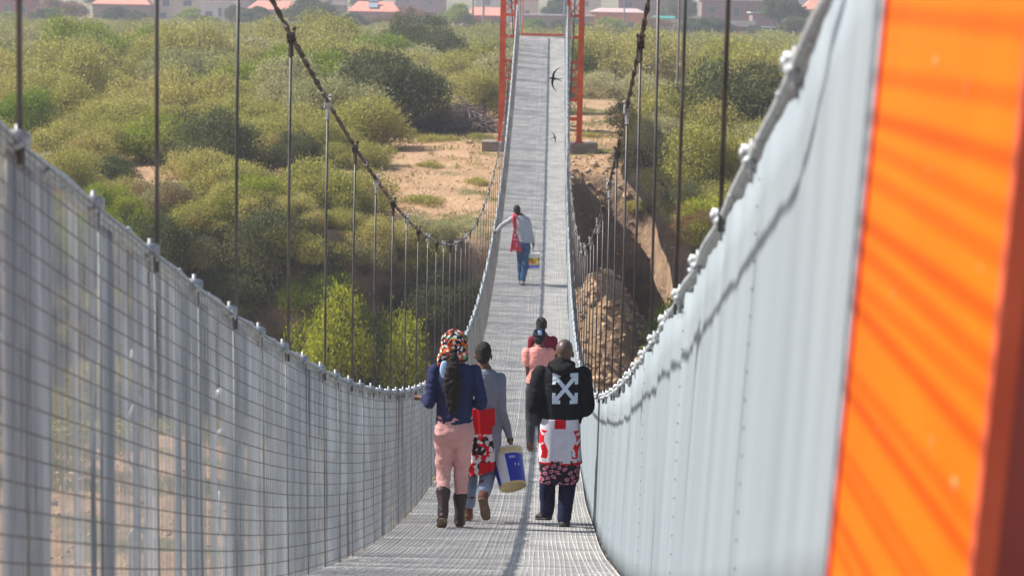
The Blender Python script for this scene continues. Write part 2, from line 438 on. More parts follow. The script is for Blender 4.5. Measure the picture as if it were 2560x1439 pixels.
# rail posts with top clamps
def post(mb, y, side):
    a = wallpt(y, side, -.02, -.014 if side < 0 else .07); b = wallpt(y, side, 1.0, -.006 if side < 0 else .06)
    mb.tube([a, b], .0035, 5, mi=2)
    t = wallpt(y, side, 1.0); s = slope(t.y); ro = Matrix.Rotation(math.atan(s), 3, 'X')
    mb.box(t + Vector((side * .012, 0, .014)), (.058, .075, .026), ro, mi=1)
    mb.tube([t + Vector((side * .012 - .034, -.02, .012)), t + Vector((side * .012 + .036, -.02, .012))], .012, 6, mi=1)
    mb.tube([t + Vector((side * .012, .02, -.06)), t + Vector((side * .012, .02, .045))], .008, 5, mi=1)
    mb.ico(t + Vector((side * .02, .045, .004)), .024, 1, .3, (1, 1.5, .8), mi=1)
    mb.ico(t + Vector((side * .0, -.05, .0)), .020, 1, .3, (1, 1.5, .8), mi=1)
for side in (-1, 1):
    i = 0; y = 4.6
    far = MB()
    while y < Y1 - .5:
        if i < 49:
            q = MB(); post(q, y, side); bpart(q, 'rail_post', [GALV, GALV_WHITE, POSTM], smooth=True)
        else: post(far, y, side)
        y += .9589; i += 1
    bpart(far, 'rail_post', [GALV, GALV_WHITE, POSTM], kind='stuff')

# ------------------------------------------------------------------ towers
def tower(y0, zbase, ztop, near):
    lab = ('orange tower post close by at the right edge with mesh shadows on its face' if near else 'orange red lattice tower at the far end of the footbridge on two plinths')
    t = empty('bridge_tower', (XC, y0, zbase)); tag(t, lab, 'bridge tower')
    def P(mb, name, mats, parent=None, smooth=False):
        mb.v = [(x - XC, y - y0, z - zbase) for x, y, z in mb.v]; return mb.build(name, mats, parent or t, smooth)
    lv = [-.30, -1.08, -1.98, -2.60, -3.33, -4.02]
    braceX = [(1.0, .25), (.25, -.30), (-1.98 + 0, -2.60), (-2.60, -3.33)]
    for side in (-1, 1):
        lg = MB(); yb = y0 + .56
        xi, xo = XC + side * .95, XC + side * 1.42
        for (x, wv) in ((xi, .13), (xo, .20)):
            for y in (y0, yb):
                lg.box((x, y, (zbase + ztop) / 2), (wv, .12, ztop - zbase))
                lg.box((x, y, zbase + .02), (wv + .1, .22, .04))
        for z in lv + [.45, 1.1]:
            if z < ztop:
                for y in (y0 - .03, yb + .03): lg.bar((xi, y, z), (xo, y, z), .07, .11)
                for x in (xi, xo): lg.bar((x, y0, z + .004), (x, yb, z + .004), .05, .05)
        for (a, b) in braceX:
            if a > ztop: continue
            for y, e in ((y0 - .012, .0), (yb + .012, .0)):
                lg.bar((xi, y, a), (xo, y, b), .085, .03); lg.bar((xi, y + .034, b), (xo, y + .034, a), .085, .03)
                lg.box(((xi + xo) / 2, y - .004, (a + b) / 2), (.10, .05, .10))
        P(lg, 'leg', [ORANGE2])
        pl = MB(); pl.box((XC + side * 1.47, y0 + .3, zbase - .19), (1.25, 1.5, .40)); pl.box((XC + side * 1.47, y0 + .3, zbase - .6), (1.45, 1.7, .44))
        P(pl, 'plinth', [CONC])
    cb = MB(); cb.box((XC, y0 + .28, ztop - .09), (3.0, .5, .16)); cb.box((XC, y0 + .0, ztop - .45), (2.3, .08, .10)); P(cb, 'top_beam', [ORANGE2])
    return t, P
ft, P = tower(87.9, -4.88, 1.35, False)
q = MB(); q.box((XC, 87.86, zd(87.7) + .03), (1.66, .12, .09)); P(q, 'deck_beam', [mat('pink_red_beam', (.85, .22, .12), (.7, .15, .09), 4, .5)])
q = MB(); q.box((XC, 93.5, zd(87.7) - .08), (1.7, 11.1, .08))
for yb in (92, 98): q.box((XC - .7, yb, -3.2), (.12, .12, 4.1)); q.box((XC + .7, yb, -3.2), (.12, .12, 4.1))
P(q, 'approach_deck', [CONC])
for sg in (-1, 1):
    for x in (.78, .86):
        q = MB(); q.tube([(XC + sg * x, 87.65, zd(87.6) - .1), (XC + sg * x, 87.65, 1.3)], .028, 6); P(q, 'guide_pole', [GALV])
q = MB()
for sg in (-1,): q.tube([(XC + sg * .70, 87.7, zd(87.6) + .05), (XC + sg * .70, 87.7, 1.3)], .018, 6)
P(q, 'portal_rod', [ORANGE2])
# steps down behind the far tower
q = MB()
for i in range(12): q.box((XC, 99.2 + i * .3, zd(87.7) - .1 - i * .32), (1.6, .32, .08))
q.bar((XC - .8, 99, zd(87.7) - .2), (XC - .8, 102.9, -5.1), .06, .2); q.bar((XC + .8, 99, zd(87.7) - .2), (XC + .8, 102.9, -5.1), .06, .2)
P(q, 'stair', [ORANGE2])

nt_ = empty('bridge_tower', (XC, 3.0, -4.88))
tag(nt_, 'tall bright orange tower post close by at the right edge, striped by mesh shadows', 'bridge tower')
def PN(mb, name, mats, parent=None, smooth=False):
    mb.v = [(x - XC, y - 3.0, z + 4.88) for x, y, z in mb.v]; return mb.build(name, mats, parent or nt_, smooth)
for side in (-1, 1):
    # inner side plate, faces the walkway
    a = .880; ti = .065; q = MB()
    def px_(z): return XC + side * (a + ti * z)
    vs = []
    for z in (-4.8, 2.3):
        x0 = px_(z) if z > -1.2 else px_(-1.2)
        x0 = px_(max(z, -1.3)); vs += [(x0, 2.45, z), (x0, 3.50, z), (x0 + side * .018, 3.50, z), (x0 + side * .018, 2.45, z)]
    zs = [-4.8, -1.3, 2.3 if side > 0 else .75]; vs = []
    for z in zs:
        x0 = px_(max(z, -1.3)); vs += [(x0, 2.455, z), (x0, 3.50, z), (x0 + side * .018, 3.50, z), (x0 + side * .018, 2.455, z)]
    fs = []
    for k in range(2):
        b = k * 4
        for e in range(4): fs.append((b + e, b + (e + 1) % 4, b + 4 + (e + 1) % 4, b + 4 + e))
    q.add(vs, fs)
    # scuffs and rivets standing a hair proud of the plate
    pl = PN(q, 'side_plate', [ORANGE])
    for k in range(12):
        s_ = MB()
        z = random.uniform(-.9, .25); y = random.uniform(2.5, 3.42)
        r = random.uniform(.003, .008); x = px_(z) - side * .001
        s_.ico((x, y, z), r, 1, .3, (.25, 1.6, random.choice((1, 1, 3))))
        PN(s_, 'scuff', [SCUFF], pl)
    e = MB()
    for yy_ in (2.44, 3.515):
        pts = [(px_(z) + side * .008, yy_, z) for z in (-1.3, 2.3 if side > 0 else .75)]; e.bar(pts[0], pts[1], .024, .024)
    PN(e, 'edge_bead', [EDGE], pl)
    # flange turned towards the approach, its shade painted in as a darker orange
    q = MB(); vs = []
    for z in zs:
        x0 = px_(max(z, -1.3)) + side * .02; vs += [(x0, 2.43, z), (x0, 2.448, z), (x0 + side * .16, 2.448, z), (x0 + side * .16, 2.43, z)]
    q.add(vs, fs); PN(q, 'flange', [mat('orange_paint_shaded', (.33, .07, .055), (.27, .05, .04), 5, .6)])
    q = MB(); 
    for y in (2.6, 3.95):
        if side < 0 and y > 3: q.box((XC + side * 1.42, y, -2.1), (.12, .12, 5.4)); q.box((XC + side * 1.42, y, 2.1), (.025, .025, 3.0)); q.box((XC + side * 1.0, y, 2.2), (.022, .022, 2.9))
        else: q.box((XC + side * 1.42, y, -.6), (.12, .12, 8.4)); q.box((XC + side * 1.0, y, 2.2), (.10, .10, 2.9))
    for k in range(48):
        z0 = .70 + k * .058 + random.uniform(-.018, .018); q.bar((XC + side * 1.02, 3.95, z0 + random.uniform(-.01, .02)), (XC + side * 1.02, 2.6, z0), random.choice((.004, .005, .007, .010)), .006)  # unseen thin bars, added to throw shadow streaks on the side plate
    for z in (-3.9, -3.0, -1.9, -.9, -.1, .8, 1.15, 1.5, 1.85, 2.2, 2.55, 2.9, 3.3):
        for y in (2.6, 3.95):
            if y < 3 or side > 0 or z < .5: q.bar((XC + side * .97, y, z), (XC + side * 1.42, y, z), .05, .05)
    for z in ((-3.9, -1.9, -.1) if side > 0 else (-3.9, -1.9, -.1, 1.0, 1.3, 1.6, 1.9, 2.2, 2.5)):  # upper diagonals on the left are extras, added for shadow streaks
        for y in ((2.56, 3.99) if side > 0 or z < .5 else (2.56,)): q.bar((XC + side * .97, y, z), (XC + side * 1.42, y, z + .95), .04, .02)
    PN(q, 'leg', [ORANGE2])
    q = MB(); q.box((XC + side * 1.3, 3.0, -5.15), (1.3, 1.6, .6)); PN(q, 'plinth', [CONC])
q = MB(); q.box((XC, 3.0, 3.66), (3.1, .9, .15)); PN(q, 'top_beam', [ORANGE2])
q = MB(); q.box((XC, -1.0, zd(2.9) - .09), (1.62, 7.7, .10)); PN(q, 'approach_deck', [CONC])
q = MB()
for x in (-.7, .7):
    for y in (-4, 0): q.box((XC + x, y, -3.3), (.14, .14, 4.4))
PN(q, 'support_frame', [ORANGE2])
# ------------------------------------------------------------------ people
def new_from(mb, voxel, smooth_it=3):
    me = mb.mesh('tmp', []); o = bpy.data.objects.new('tmp', me); COL.objects.link(o)
    r = o.modifiers.new('r', 'REMESH'); r.mode = 'VOXEL'; r.voxel_size = voxel
    s = o.modifiers.new('s', 'SMOOTH'); s.iterations = smooth_it; s.factor = .6
    dg = bpy.context.evaluated_depsgraph_get(); dg.update()
    out = bpy.data.meshes.new_from_object(o.evaluated_get(dg)); bpy.data.objects.remove(o)
    out.polygons.foreach_set('use_smooth', [True] * len(out.polygons)); return out
def spline(pts, n=5):
    pts = [tuple(p) for p in pts]; out = []
    P = [pts[0]] + pts + [pts[-1]]
    for i in range(1, len(P) - 2):
        for k in range(n):
            t = k / n; a, b, c, d = P[i - 1], P[i], P[i + 1], P[i + 2]
            out.append(tuple(.5 * (2 * b[j] + (c[j] - a[j]) * t + (2 * a[j] - 5 * b[j] + 4 * c[j] - d[j]) * t * t + (3 * b[j] - a[j] - 3 * c[j] + d[j]) * t ** 3) for j in range(len(b))))
    out.append(pts[-1]); return out
def limb(mb, pts, n=18, flat=False):
    "pts: (x, y, z, rx, ry) rings; rx runs along local X, ry across it; rounded ends"
    q = spline([(p[0], p[1], p[2], p[3], p[4] if len(p) > 4 else p[3]) for p in pts])
    C = [Vector(p[:3]) for p in q]; base = len(mb.v); rings = []
    def ring(c, t, rx, ry):
        a = Vector((1, 0, 0)) if abs(t.x) < .8 else Vector((0, 1, 0))
        u = (a - t * a.dot(t)).normalized(); w = t.cross(u)
        rings.append([c + u * math.cos(2 * math.pi * k / n) * rx + w * math.sin(2 * math.pi * k / n) * ry for k in range(n)])
    N = len(C)
    T = [(C[min(i + 1, N - 1)] - C[max(0, i - 1)]).normalized() for i in range(N)]
    r0 = min(q[0][3], q[0][4]); r1 = min(q[-1][3], q[-1][4])
    if not flat:
        for e in (.98, .8, .45): 
            k = math.sqrt(max(0, 1 - e * e)); ring(C[0] - T[0] * r0 * e, T[0], q[0][3] * k, q[0][4] * k)
    for i in range(N): ring(C[i], T[i], q[i][3], q[i][4])
    if not flat:
        for e in (.45, .8, .98):
            k = math.sqrt(max(0, 1 - e * e)); ring(C[-1] + T[-1] * r1 * e, T[-1], q[-1][3] * k, q[-1][4] * k)
    for r in rings: mb.v += [tuple(v) for v in r]
    for i in range(len(rings) - 1):
        for k in range(n):
            k2 = (k + 1) % n; mb.f.append((base + i * n + k, base + i * n + k2, base + (i + 1) * n + k2, base + (i + 1) * n + k)); mb.mi.append(0)
    mb.f.append(tuple(base + k for k in reversed(range(n)))); mb.mi.append(0)
    e = base + (len(rings) - 1) * n; mb.f.append(tuple(e + k for k in range(n))); mb.mi.append(0)
def ell(mb, c, r, rot=None, sub=3):
    bm = bmesh.new(); bmesh.ops.create_icosphere(bm, subdivisions=sub, radius=1)
    vs = [Vector((v.co.x * r[0], v.co.y * r[1], v.co.z * r[2])) for v in bm.verts]
    if rot is not None: vs = [rot @ v for v in vs]
    mb.add([v + Vector(c) for v in vs], [tuple(q.index for q in f.verts) for f in bm.faces]); bm.free()
def hand(mb, wr_, d, pn, side, curl=.6, s=1.0):
    "wr_: wrist, d: direction the hand points, pn: palm normal; five separate curled fingers"
    wr_ = Vector(wr_); d = Vector(d).normalized(); pn = Vector(pn); pn = (pn - d * pn.dot(d)).normalized(); w = d.cross(pn) * side
    M = Matrix((w, pn, d)).transposed()
    limb(mb, [(*wr_, .024 * s, .020 * s), (*(wr_ + d * .035 * s), .034 * s, .017 * s)], 12)
    ell(mb, wr_ + d * .052 * s, (.040 * s, .016 * s, .046 * s), M, 2)
    for i, (ln, o) in enumerate(((.066, .030), (.074, .0105), (.070, -.0095), (.055, -.028))):
        p = wr_ + d * .085 * s + w * o * s; dd = d.copy(); pts = [(*(p - d * .02 * s), .0088 * s)]
        for k, fr in enumerate((.45, .32, .23)):
            an = curl * (.55 + .35 * k); ax = w * 1
            dd = (dd * math.cos(an) + pn * math.sin(an)).normalized() if True else dd
            p = p + dd * ln * fr * s; pts.append((*p, (.0085 - .0009 * k) * s))
        limb(mb, pts, 8)
    p = wr_ + d * .030 * s + w * .030 * s; dd = (w * .75 + d * .6 + pn * .35).normalized()
    p2 = p + dd * .038 * s; p3 = p2 + (d * .8 + pn * .5 + w * .1).normalized() * .030 * s
    limb(mb, [(*p, .012 * s), (*p2, .0100 * s), (*p3, .0085 * s)], 8)
def head_shape(mb, c, s=1.0, yaw=0, tilt=0):
    c = Vector(c); Rz = Matrix.Rotation(yaw, 3, 'Z') @ Matrix.Rotation(tilt, 3, 'X')
    def e(o, r, sub=3): ell(mb, c + Rz @ (Vector(o) * s), tuple(q * s for q in r), Rz, sub)
    e((0, -.006, .022), (.073, .093, .092)); e((0, .018, -.045), (.056, .066, .062)); e((0, .062, -.088), (.026, .026, .022), 2)
    e((0, .094, -.028), (.012, .020, .020), 2); e((0, .088, -.015), (.009, .014, .03), 2)
    e((0, .080, -.062), (.024, .012, .007), 2); e((0, .078, -.072), (.021, .012, .007), 2)
    e((0, .074, .022), (.052, .018, .010), 2)
    for sg in (-1, 1): e((sg * .075, -.002, -.018), (.010, .019, .031), 2); e((sg * .04, .062, -.03), (.022, .02, .016), 2)
    return Rz
def paint(o, mats, fn):
    me = o.data
    for m in mats[1:]: me.materials.append(m)
    me.polygons.foreach_set('material_index', [fn(f.center, f.normal) for f in me.polygons])
def wrinkle(me, amp, sc=(9, 9, 5), seed=0):
    nn = [v.normal.copy() for v in me.vertices]
    for v, n in zip(me.vertices, nn):
        c = v.co; k = noise.noise(Vector((c.x * sc[0], c.y * sc[1], c.z * sc[2] + seed))) + .5 * noise.noise(Vector((c.x * 20 + seed, c.y * 20, c.z * 14)))
        f_ = noise.noise(Vector((c.x * 7 + seed, c.y * 5, c.z * 26 + 2.2 * noise.noise(Vector((c.x * 6, c.y * 6, c.z * 6)))))); v.co = c + n * (k * amp + (abs(f_) - .2) * amp * 1.1)
def vcell(c, k):
    d_, q_ = noise.voronoi(Vector((c.x * k, c.y * k, c.z * k))); return noise.cell(q_[0] * 7.31 + Vector((.5, .5, .5))) * .5 + .5
def person(label, loc, sc=1.0, sp=None):
    root = empty('person', loc); root.scale = (sc,) * 3
    tag(root, label, 'person', None)
    def child(me, name, m, parent=None):
        o = bpy.data.objects.new(name, me); COL.objects.link(o); o.parent = parent or root
        me.materials.clear(); me.materials.append(m); return o
    g = sp
    # body
    mb = MB()
    T = g['torso']
    limb(mb, [(x, y, z, rx * .82, ry * .82) for x, y, z, rx, ry in T])
    hc = Vector(g['head']); nk = Vector(g['neck'])
    limb(mb, [(*nk, .055, .055), (*(nk.lerp(hc, .5)), .047, .050), (*(hc + Vector((0, -.01, -.03))), .05, .055)])
    Rz = head_shape(mb, hc, g.get('hs', 1), g.get('hyaw', 0), g.get('htilt', 0))
    for side, k in ((-1, 'armL'), (1, 'armR')):
        sh, el, wr_ = [Vector(q) for q in g[k][:3]]
        limb(mb, [(*sh, .044), (*sh.lerp(el, .5), .040), (*el, .034), (*el.lerp(wr_, .35), .034), (*wr_, .022)], 14)
        hand(mb, wr_, g[k][3], g[k][4], side, g[k][5] if len(g[k]) > 5 else .55)
    for k in ('legL', 'legR'):
        hp, kn, an = [Vector(q) for q in g[k][:3]]
        limb(mb, [(*hp, .075), (*hp.lerp(kn, .4), .068), (*kn, .048), (*kn.lerp(an, .35), .048), (*an, .033)], 14)
        toe = Vector(g[k][3]); limb(mb, [(*an, .034, .034), (*(an.lerp(toe, .6)), .036, .026), (*toe, .034, .018)], 12)
    me = new_from(mb, .0062, 2); body = child(me, 'body', g['skin'])
    # eyes
    for sg in (-1, 1):
        q = MB(); c = hc + Rz @ Vector((sg * .030, .078, .006)) * g.get('hs', 1); q.ico(c, .0115, 2); child(q.mesh('eye', []), 'eye', g.get('eye', EYE))
    # top
    mb = MB(); e = g.get('ease', .012)
    limb(mb, [(x, y, z, rx, ry) for x, y, z, rx, ry in T if z > g['hem'] - .001], 26, True)
    limb(mb, [(*(nk + Vector((0, 0, -.06))), .095, .075), (*(nk + Vector((0, 0, -.005))), .066, .062)], 18)
    for k in ('armL', 'armR'):
        sh, el, wr_ = [Vector(q) for q in g[k][:3]]; ar = g.get('sleeve', .055); se = g.get('sleeve_end', .93)
        c = g.get('cuff', .036)
        if se < .5:
            limb(mb, [(*sh, .066), (*sh.lerp(el, .3), .066), (*sh.lerp(el, .5), .064)], 16)
        else:
            limb(mb, [(*sh, ar + .006), (*sh.lerp(el, .5), ar), (*el, ar - .006), (*el.lerp(wr_, .5), ar - .008), (*el.lerp(wr_, se), c)], 16)
    me = new_from(mb, .0085, 4); wrinkle(me, g.get('wr', .007), seed=g['seed']); top = child(me, g['topname'], g['topmat'])
    if g.get('rib'):
        q = MB(); x, y, z, rx, ry = T[0]; z = g['hem'] + .02
        limb(q, [(x, y, z - .03, rx * .97, ry * .97), (x, y, z + .03, rx * .99, ry * .99)], 26, True); child(new_from(q, .009, 2), 'hem_band', g['rib'], top)
    # trousers
    mb = MB(); hipr = g.get('hipr', (.150, .115)); fl = g.get('leg', (.088, .074, .058, .055))
    pz = (Vector(g['legL'][0]) + Vector(g['legR'][0])) / 2
    limb(mb, [(pz.x, pz.y - .01, pz.z + .12, hipr[0] * .88, hipr[1] * .85), (pz.x, pz.y - .015, pz.z + .02, hipr[0], hipr[1]), (pz.x, pz.y - .01, pz.z - .05, hipr[0] * .96, hipr[1] * .9)], 24)
    for k in ('legL', 'legR'):
        hp, kn, an = [Vector(q) for q in g[k][:3]]; te = g.get('tend', .9)
        limb(mb, [(*(hp + Vector((0, 0, -.02))), fl[0], fl[0] * 1.08), (*hp.lerp(kn, .5), fl[0] * .92), (*kn, fl[1]), (*kn.lerp(an, .4), fl[2] + .006), (*kn.lerp(an, te), fl[3])], 18)
    me = new_from(mb, .0085, 4); wrinkle(me, g.get('lwr', .006), (7, 7, 12), seed=g['seed'] + 5); child(me, 'trousers', g['trmat'])
    # footwear
    for k in ('legL', 'legR'):
        hp, kn, an = [Vector(q) for q in g[k][:3]]; toe = Vector(g[k][3]); bh = g.get('boot', 0)
        q = MB(); d = (toe - an); fwd = d.normalized(); side = Vector((1, 0, 0)); side = (side - fwd * side.dot(fwd)).normalized(); dn = side.cross(fwd) * -1
        if dn.dot(kn - an) > 0: dn = -dn
        heel = an - (kn - an).normalized() * .045 - fwd * .03
        limb(q, [(*heel, .036, .030), (*heel.lerp(toe, .35), .040, .036), (*heel.lerp(toe, .72), .046, .028), (*(toe + fwd * .01), .036, .020)], 16)
        upv = (kn - an).normalized()
        limb(q, [(*(an - upv * .02), .046, .050), (*(an + upv * max(.03, bh * .5)), .047, .050), (*(an + upv * max(.05, bh)), .064 if bh else .045, .066 if bh else .045)], 16)
        me = new_from(q, .0075, 2); wrinkle(me, .003, (14, 14, 14)); sh = child(me, 'boot' if bh else 'shoe', g['shoemat'])
        q = MB(); sl = dn * .030
        a = heel + sl; b = toe + dn * .016 + fwd * .02; 
        limb(q, [(*a, .038, .013), (*a.lerp(b, .35), .034, .011), (*a.lerp(b, .72), .048, .011), (*b, .036, .010)], 16)
        child(new_from(q, .0075, 1), 'sole', g['solemat'], sh)
    # hair
    def hm(items, name, m, vx=.008, wrk=.004):
        q = MB()
        for it in items:
            if it[0] == 'e': ell(q, it[1], it[2], it[3] if len(it) > 3 else Rz)
            else: limb(q, it[1], 16)
        me = new_from(q, vx, 2); wrinkle(me, wrk, (30, 30, 30)); return child(me, name, m)
    return root, child, hm, top, body, hc, Rz
def cloth(name, base, c2=None, sc=40, rough=.9, bump=.25):
    return mat(name, base, c2 or tuple(c * .82 for c in base[:3]), sc / 6, rough, 0, bump=bump, bscale=sc * 5, spec=.12)
SKIN = mat('skin_brown', (.19, .085, .048), (.15, .068, .04), 6, .55, spec=.35)
SKIN2 = mat('skin_dark_brown', (.105, .052, .035), (.08, .042, .03), 6, .5, spec=.35)
EYE = mat('eye_white', (.7, .68, .65), (.6, .58, .55), 5, .3)
HAIRB = mat('black_hair', (.012, .010, .010), (.03, .022, .018), 60, .75, bump=.5, bscale=300)
SOLE = mat('sole_tan', (.22, .15, .10), (.14, .1, .07), 12, .9)
SOLEB = mat('sole_black', (.04, .038, .036), (.06, .055, .05), 12, .9)
NAVY = cloth('navy_sweatshirt', (.030, .036, .095)); PINKT = cloth('pink_trousers_cloth', (.62, .345, .33), (.54, .29, .28))
BOOTD = mat('dark_brown_leather', (.05, .03, .028), (.03, .02, .02), 12, .55); BOOTB = mat('brown_suede', (.18, .075, .04), (.12, .05, .03), 10, .8)
GREY = cloth('grey_jersey', (.235, .25, .30)); JEANL = cloth('light_denim', (.28, .34, .46), (.2, .25, .36)); JEAN = cloth('blue_denim', (.075, .15, .27), (.04, .085, .17))
BLACK = cloth('black_fleece', (.012, .012, .014), (.02, .02, .022)); NAVY2 = cloth('dark_navy_trousers', (.022, .024, .06))
PINKS = cloth('pink_shirt_cloth', (.80, .34, .30), (.72, .28, .25)); MAROON = cloth('maroon_cloth', (.20, .012, .03)); DARKT = cloth('charcoal_trousers', (.05, .05, .06))
LGREY = cloth('pale_grey_jersey', (.42, .44, .48), (.36, .37, .41)); WHITEC = cloth('white_print_cloth', (.66, .63, .72)); RED = cloth('red_print_cloth', (.62, .01, .02), (.5, .008, .015))
BLK = cloth('black_print_cloth', (.02, .02, .03)); WH = cloth('white_dots', (.7, .68, .7)); ORN = cloth('orange_print', (.8, .2, .04)); GRN = cloth('green_print', (.15, .45, .2)); YEL = cloth('yellow_print', (.75, .55, .05)); BLU = cloth('pale_blue_cloth', (.38, .5, .72)); PNKP = cloth('rose_print', (.6, .2, .28))

def T0(w=.17, d=.115, hip=.15, hem=.86, sh=1.34, cx=0, waist=.9, flare=1):
    return [(cx, -.012, hem, hip * flare, d * 1.02), (cx, -.008, hem + .08, hip * .98, d), (cx, 0, (hem + sh) / 2 + .0, w * waist, d), (cx, -.006, sh - .17, w * .99, d * 1.06), (cx, -.012, sh - .06, w * .95, d * .92), (cx, -.006, sh + .02, w * .62, d * .66)]
def spot(px, y, dz=0):
    "a point on the deck under an image column"
    v = at(px, 719.5 + 200, y); zz = zd(y)
    for _ in range(3):
        # image row where the deck lies at this column
        p = v - Vector((0, 0, v.z - zz)); 
        a = at(px, 400, y); b = at(px, 1400, y); t = (zz - a.z) / (b.z - a.z); v = a.lerp(b, t)
    return Vector((v.x, y, zz + dz))
sl20 = slope(20)
# 1 woman in navy
BRED = cloth('deep_red_print', (.42, .03, .02)); ORN = cloth('orange_print', (.55, .13, .03))
W0 = spot(1132, 19.75)
railp = Vector((XC - wr(19.95) + .0, 19.95, zr(19.95))) - W0
g = dict(torso=T0(.166, .115, .154, .885, 1.36, waist=.93, flare=1.02), hem=.885, head=(-.012, .01, 1.515), neck=(0, -.005, 1.385), skin=SKIN, seed=1, topname='sweatshirt', topmat=NAVY, rib=cloth('navy_rib', (.028, .032, .10)),
    armL=[(-.165, -.01, 1.325), (-.205, -.06, 1.055), (-.250, .07, 1.075), (-.55, .8, .08), (-.1, 0, -1), .75],
    armR=[(.165, -.01, 1.325), (.222, -.06, 1.06), (.150, .16, 1.02), (-.5, .8, .1), (-.8, -.3, 0), .8], sleeve=.053, cuff=.036, wr=.010,
    legL=[(-.078, 0, .83), (-.085, .03, .47), (-.078, -.12, .155), (-.095, -.005, .035)], legR=[(.078, 0, .83), (.062, .06, .45), (.052, .045, .075), (.060, .19, .03)],
    hipr=(.163, .125), leg=(.086, .062, .051, .046), trmat=PINKT, lwr=.010, shoemat=BOOTD, solemat=SOLE, boot=.18, tend=.60)
root, child, hm, top, body, hc, Rz = person('person in navy sweatshirt, pink trousers and patterned bonnet, left hand on the rope', W0, 1.0, g)
bon = hm([('e', hc + Vector((0, -.012, .045)), (.112, .122, .108)), ('e', hc + Vector((0, -.07, -.03)), (.088, .06, .08)), ('l', [(*(hc + Vector((-.06, -.05, 0))), .055, .05), (*(hc + Vector((-.10, -.05, -.09))), .040, .035), (*(hc + Vector((-.118, -.04, -.145))), .022, .02)]), ('l', [(*(hc + Vector((.06, -.05, 0))), .05, .05), (*(hc + Vector((.088, -.05, -.08))), .03, .03)])], 'bonnet', ORN, .0075, .006)
def bonp(c, n):
    return [0, 1, 2, 0, 3, 1, 4, 5, 2, 0, 1, 3, 6][int(vcell(c, 46) * 13) % 13]
paint(bon, [BRED, BLK, WH, BLK, ORN, GRN, BRED], bonp)
hm([('l', [(*(hc + Vector((.005, -.11, -.05))), .035, .03), (*(hc + Vector((-.002, -.135, -.13))), .050, .03), (*(hc + Vector((.0, -.155, -.28))), .078, .028), (*(hc + Vector((.004, -.158, -.42))), .062, .024), (*(hc + Vector((.0, -.155, -.52))), .03, .014)])], 'ponytail', mat('dark_brown_hair', (.010, .008, .008), (.028, .018, .014), 24, .7, bump=.6, bscale=120, stretch=(3, 3, .4)), .0085, .010)
q = MB(); limb(q, [(-.085, -.115, 1.40, .03, .022), (-.093, -.132, 1.34, .034, .015), (-.088, -.135, 1.285, .018, .012)]); child(new_from(q, .008), 'towel', BLU)
# 2 person in grey with bucket
G0 = spot(1203, 20.7)
g = dict(torso=[(.03, 0, .56, .125, .105), (.03, 0, .68, .135, .115), (.02, -.01, .82, .142, .12), (.012, 0, 1.02, .122, .10), (.005, -.005, 1.17, .150, .115), (.003, -.012, 1.27, .145, .10), (.0, -.006, 1.34, .09, .075)], hem=.55, head=(-.008, .0, 1.475), neck=(-.003, -.005, 1.34), skin=SKIN, seed=11, topname='tunic', topmat=GREY, hs=.94,
    armL=[(-.14, -.01, 1.275), (-.19, .02, 1.04), (-.12, .18, .98), (.3, .9, .1), (.9, -.2, 0), .7], armR=[(.145, -.01, 1.27), (.168, -.02, .98), (.232, .03, .755), (.22, -.05, -.95), (-.9, .2, -.1), .95], sleeve=.046, cuff=.032, wr=.006,
    legL=[(-.07, 0, .78), (-.105, .07, .44), (-.118, .03, .085), (-.118, .17, .03)], legR=[(.078, 0, .78), (.052, .02, .45), (.020, -.20, .27), (.048, -.16, .09)],
    hipr=(.13, .11), leg=(.080, .070, .062, .060), trmat=JEANL, shoemat=BOOTB, solemat=SOLE, boot=.13, tend=.80)
root, child, hm, top, body, hc, Rz = person('person in long grey top and brown boots, carrying a blue and white bucket', G0, 1.0, g)
hm([('e', hc + Vector((0, -.020, .035)), (.073, .088, .083)), ('e', hc + Vector((0, -.05, -.015)), (.060, .055, .06))], 'hair', HAIRB, .007)
# wrap cloth hanging at the left
q = MB(); n = 40; rows = 22; vs = []
for j in range(rows):
    z = 1.02 - j * (1.02 - .40) / (rows - 1)
    for i in range(n):
        u = i / (n - 1); ph = math.radians(-125 + 180 * u); k = 1 + (1.02 - z) * .25
        fo_ = .012 * math.sin(i * 1.05 + z * 4) * (1.15 - z) * 1.6
        low = .10 * u ** 2 * (1.02 - z) / .62
        vs.append((-.025 + math.sin(ph) * (.150 * k + fo_), -.005 - math.cos(ph) * (.135 * k + fo_), z + low))
q.v = [Vector(v) for v in vs]
vs2 = []
for (x, y, z) in vs: vs2.append((x, y, z))
q.v = vs2
for j in range(rows - 1):
    for i in range(n - 1): q.f.append((j * n + i, j * n + i + 1, (j + 1) * n + i + 1, (j + 1) * n + i)); q.mi.append(0)
wc_ = child(q.mesh('wrap', [], True), 'wrap_cloth', RED)
def wrp(c, n):
    if c.z > .80: return 0
    m_ = int(vcell(c, 27) * 10) % 10
    if .46 < c.z < .56 and c.x > -.02: return 0
    return [0, 1, 2, 1, 0, 2, 2, 0, 1, 2][m_]
md = wc_.modifiers.new('sub', 'SUBSURF'); md.levels = 2; md.render_levels = 2
dg = bpy.context.evaluated_depsgraph_get(); dg.update(); wm = bpy.data.meshes.new_from_object(wc_.evaluated_get(dg)); wc_.modifiers.clear(); wc_.data = wm; wm.materials.clear(); wm.materials.append(RED)
paint(wc_, [RED, BLK, WH], wrp)
so_ = wc_.modifiers.new('t', 'SOLIDIFY'); so_.thickness = .006
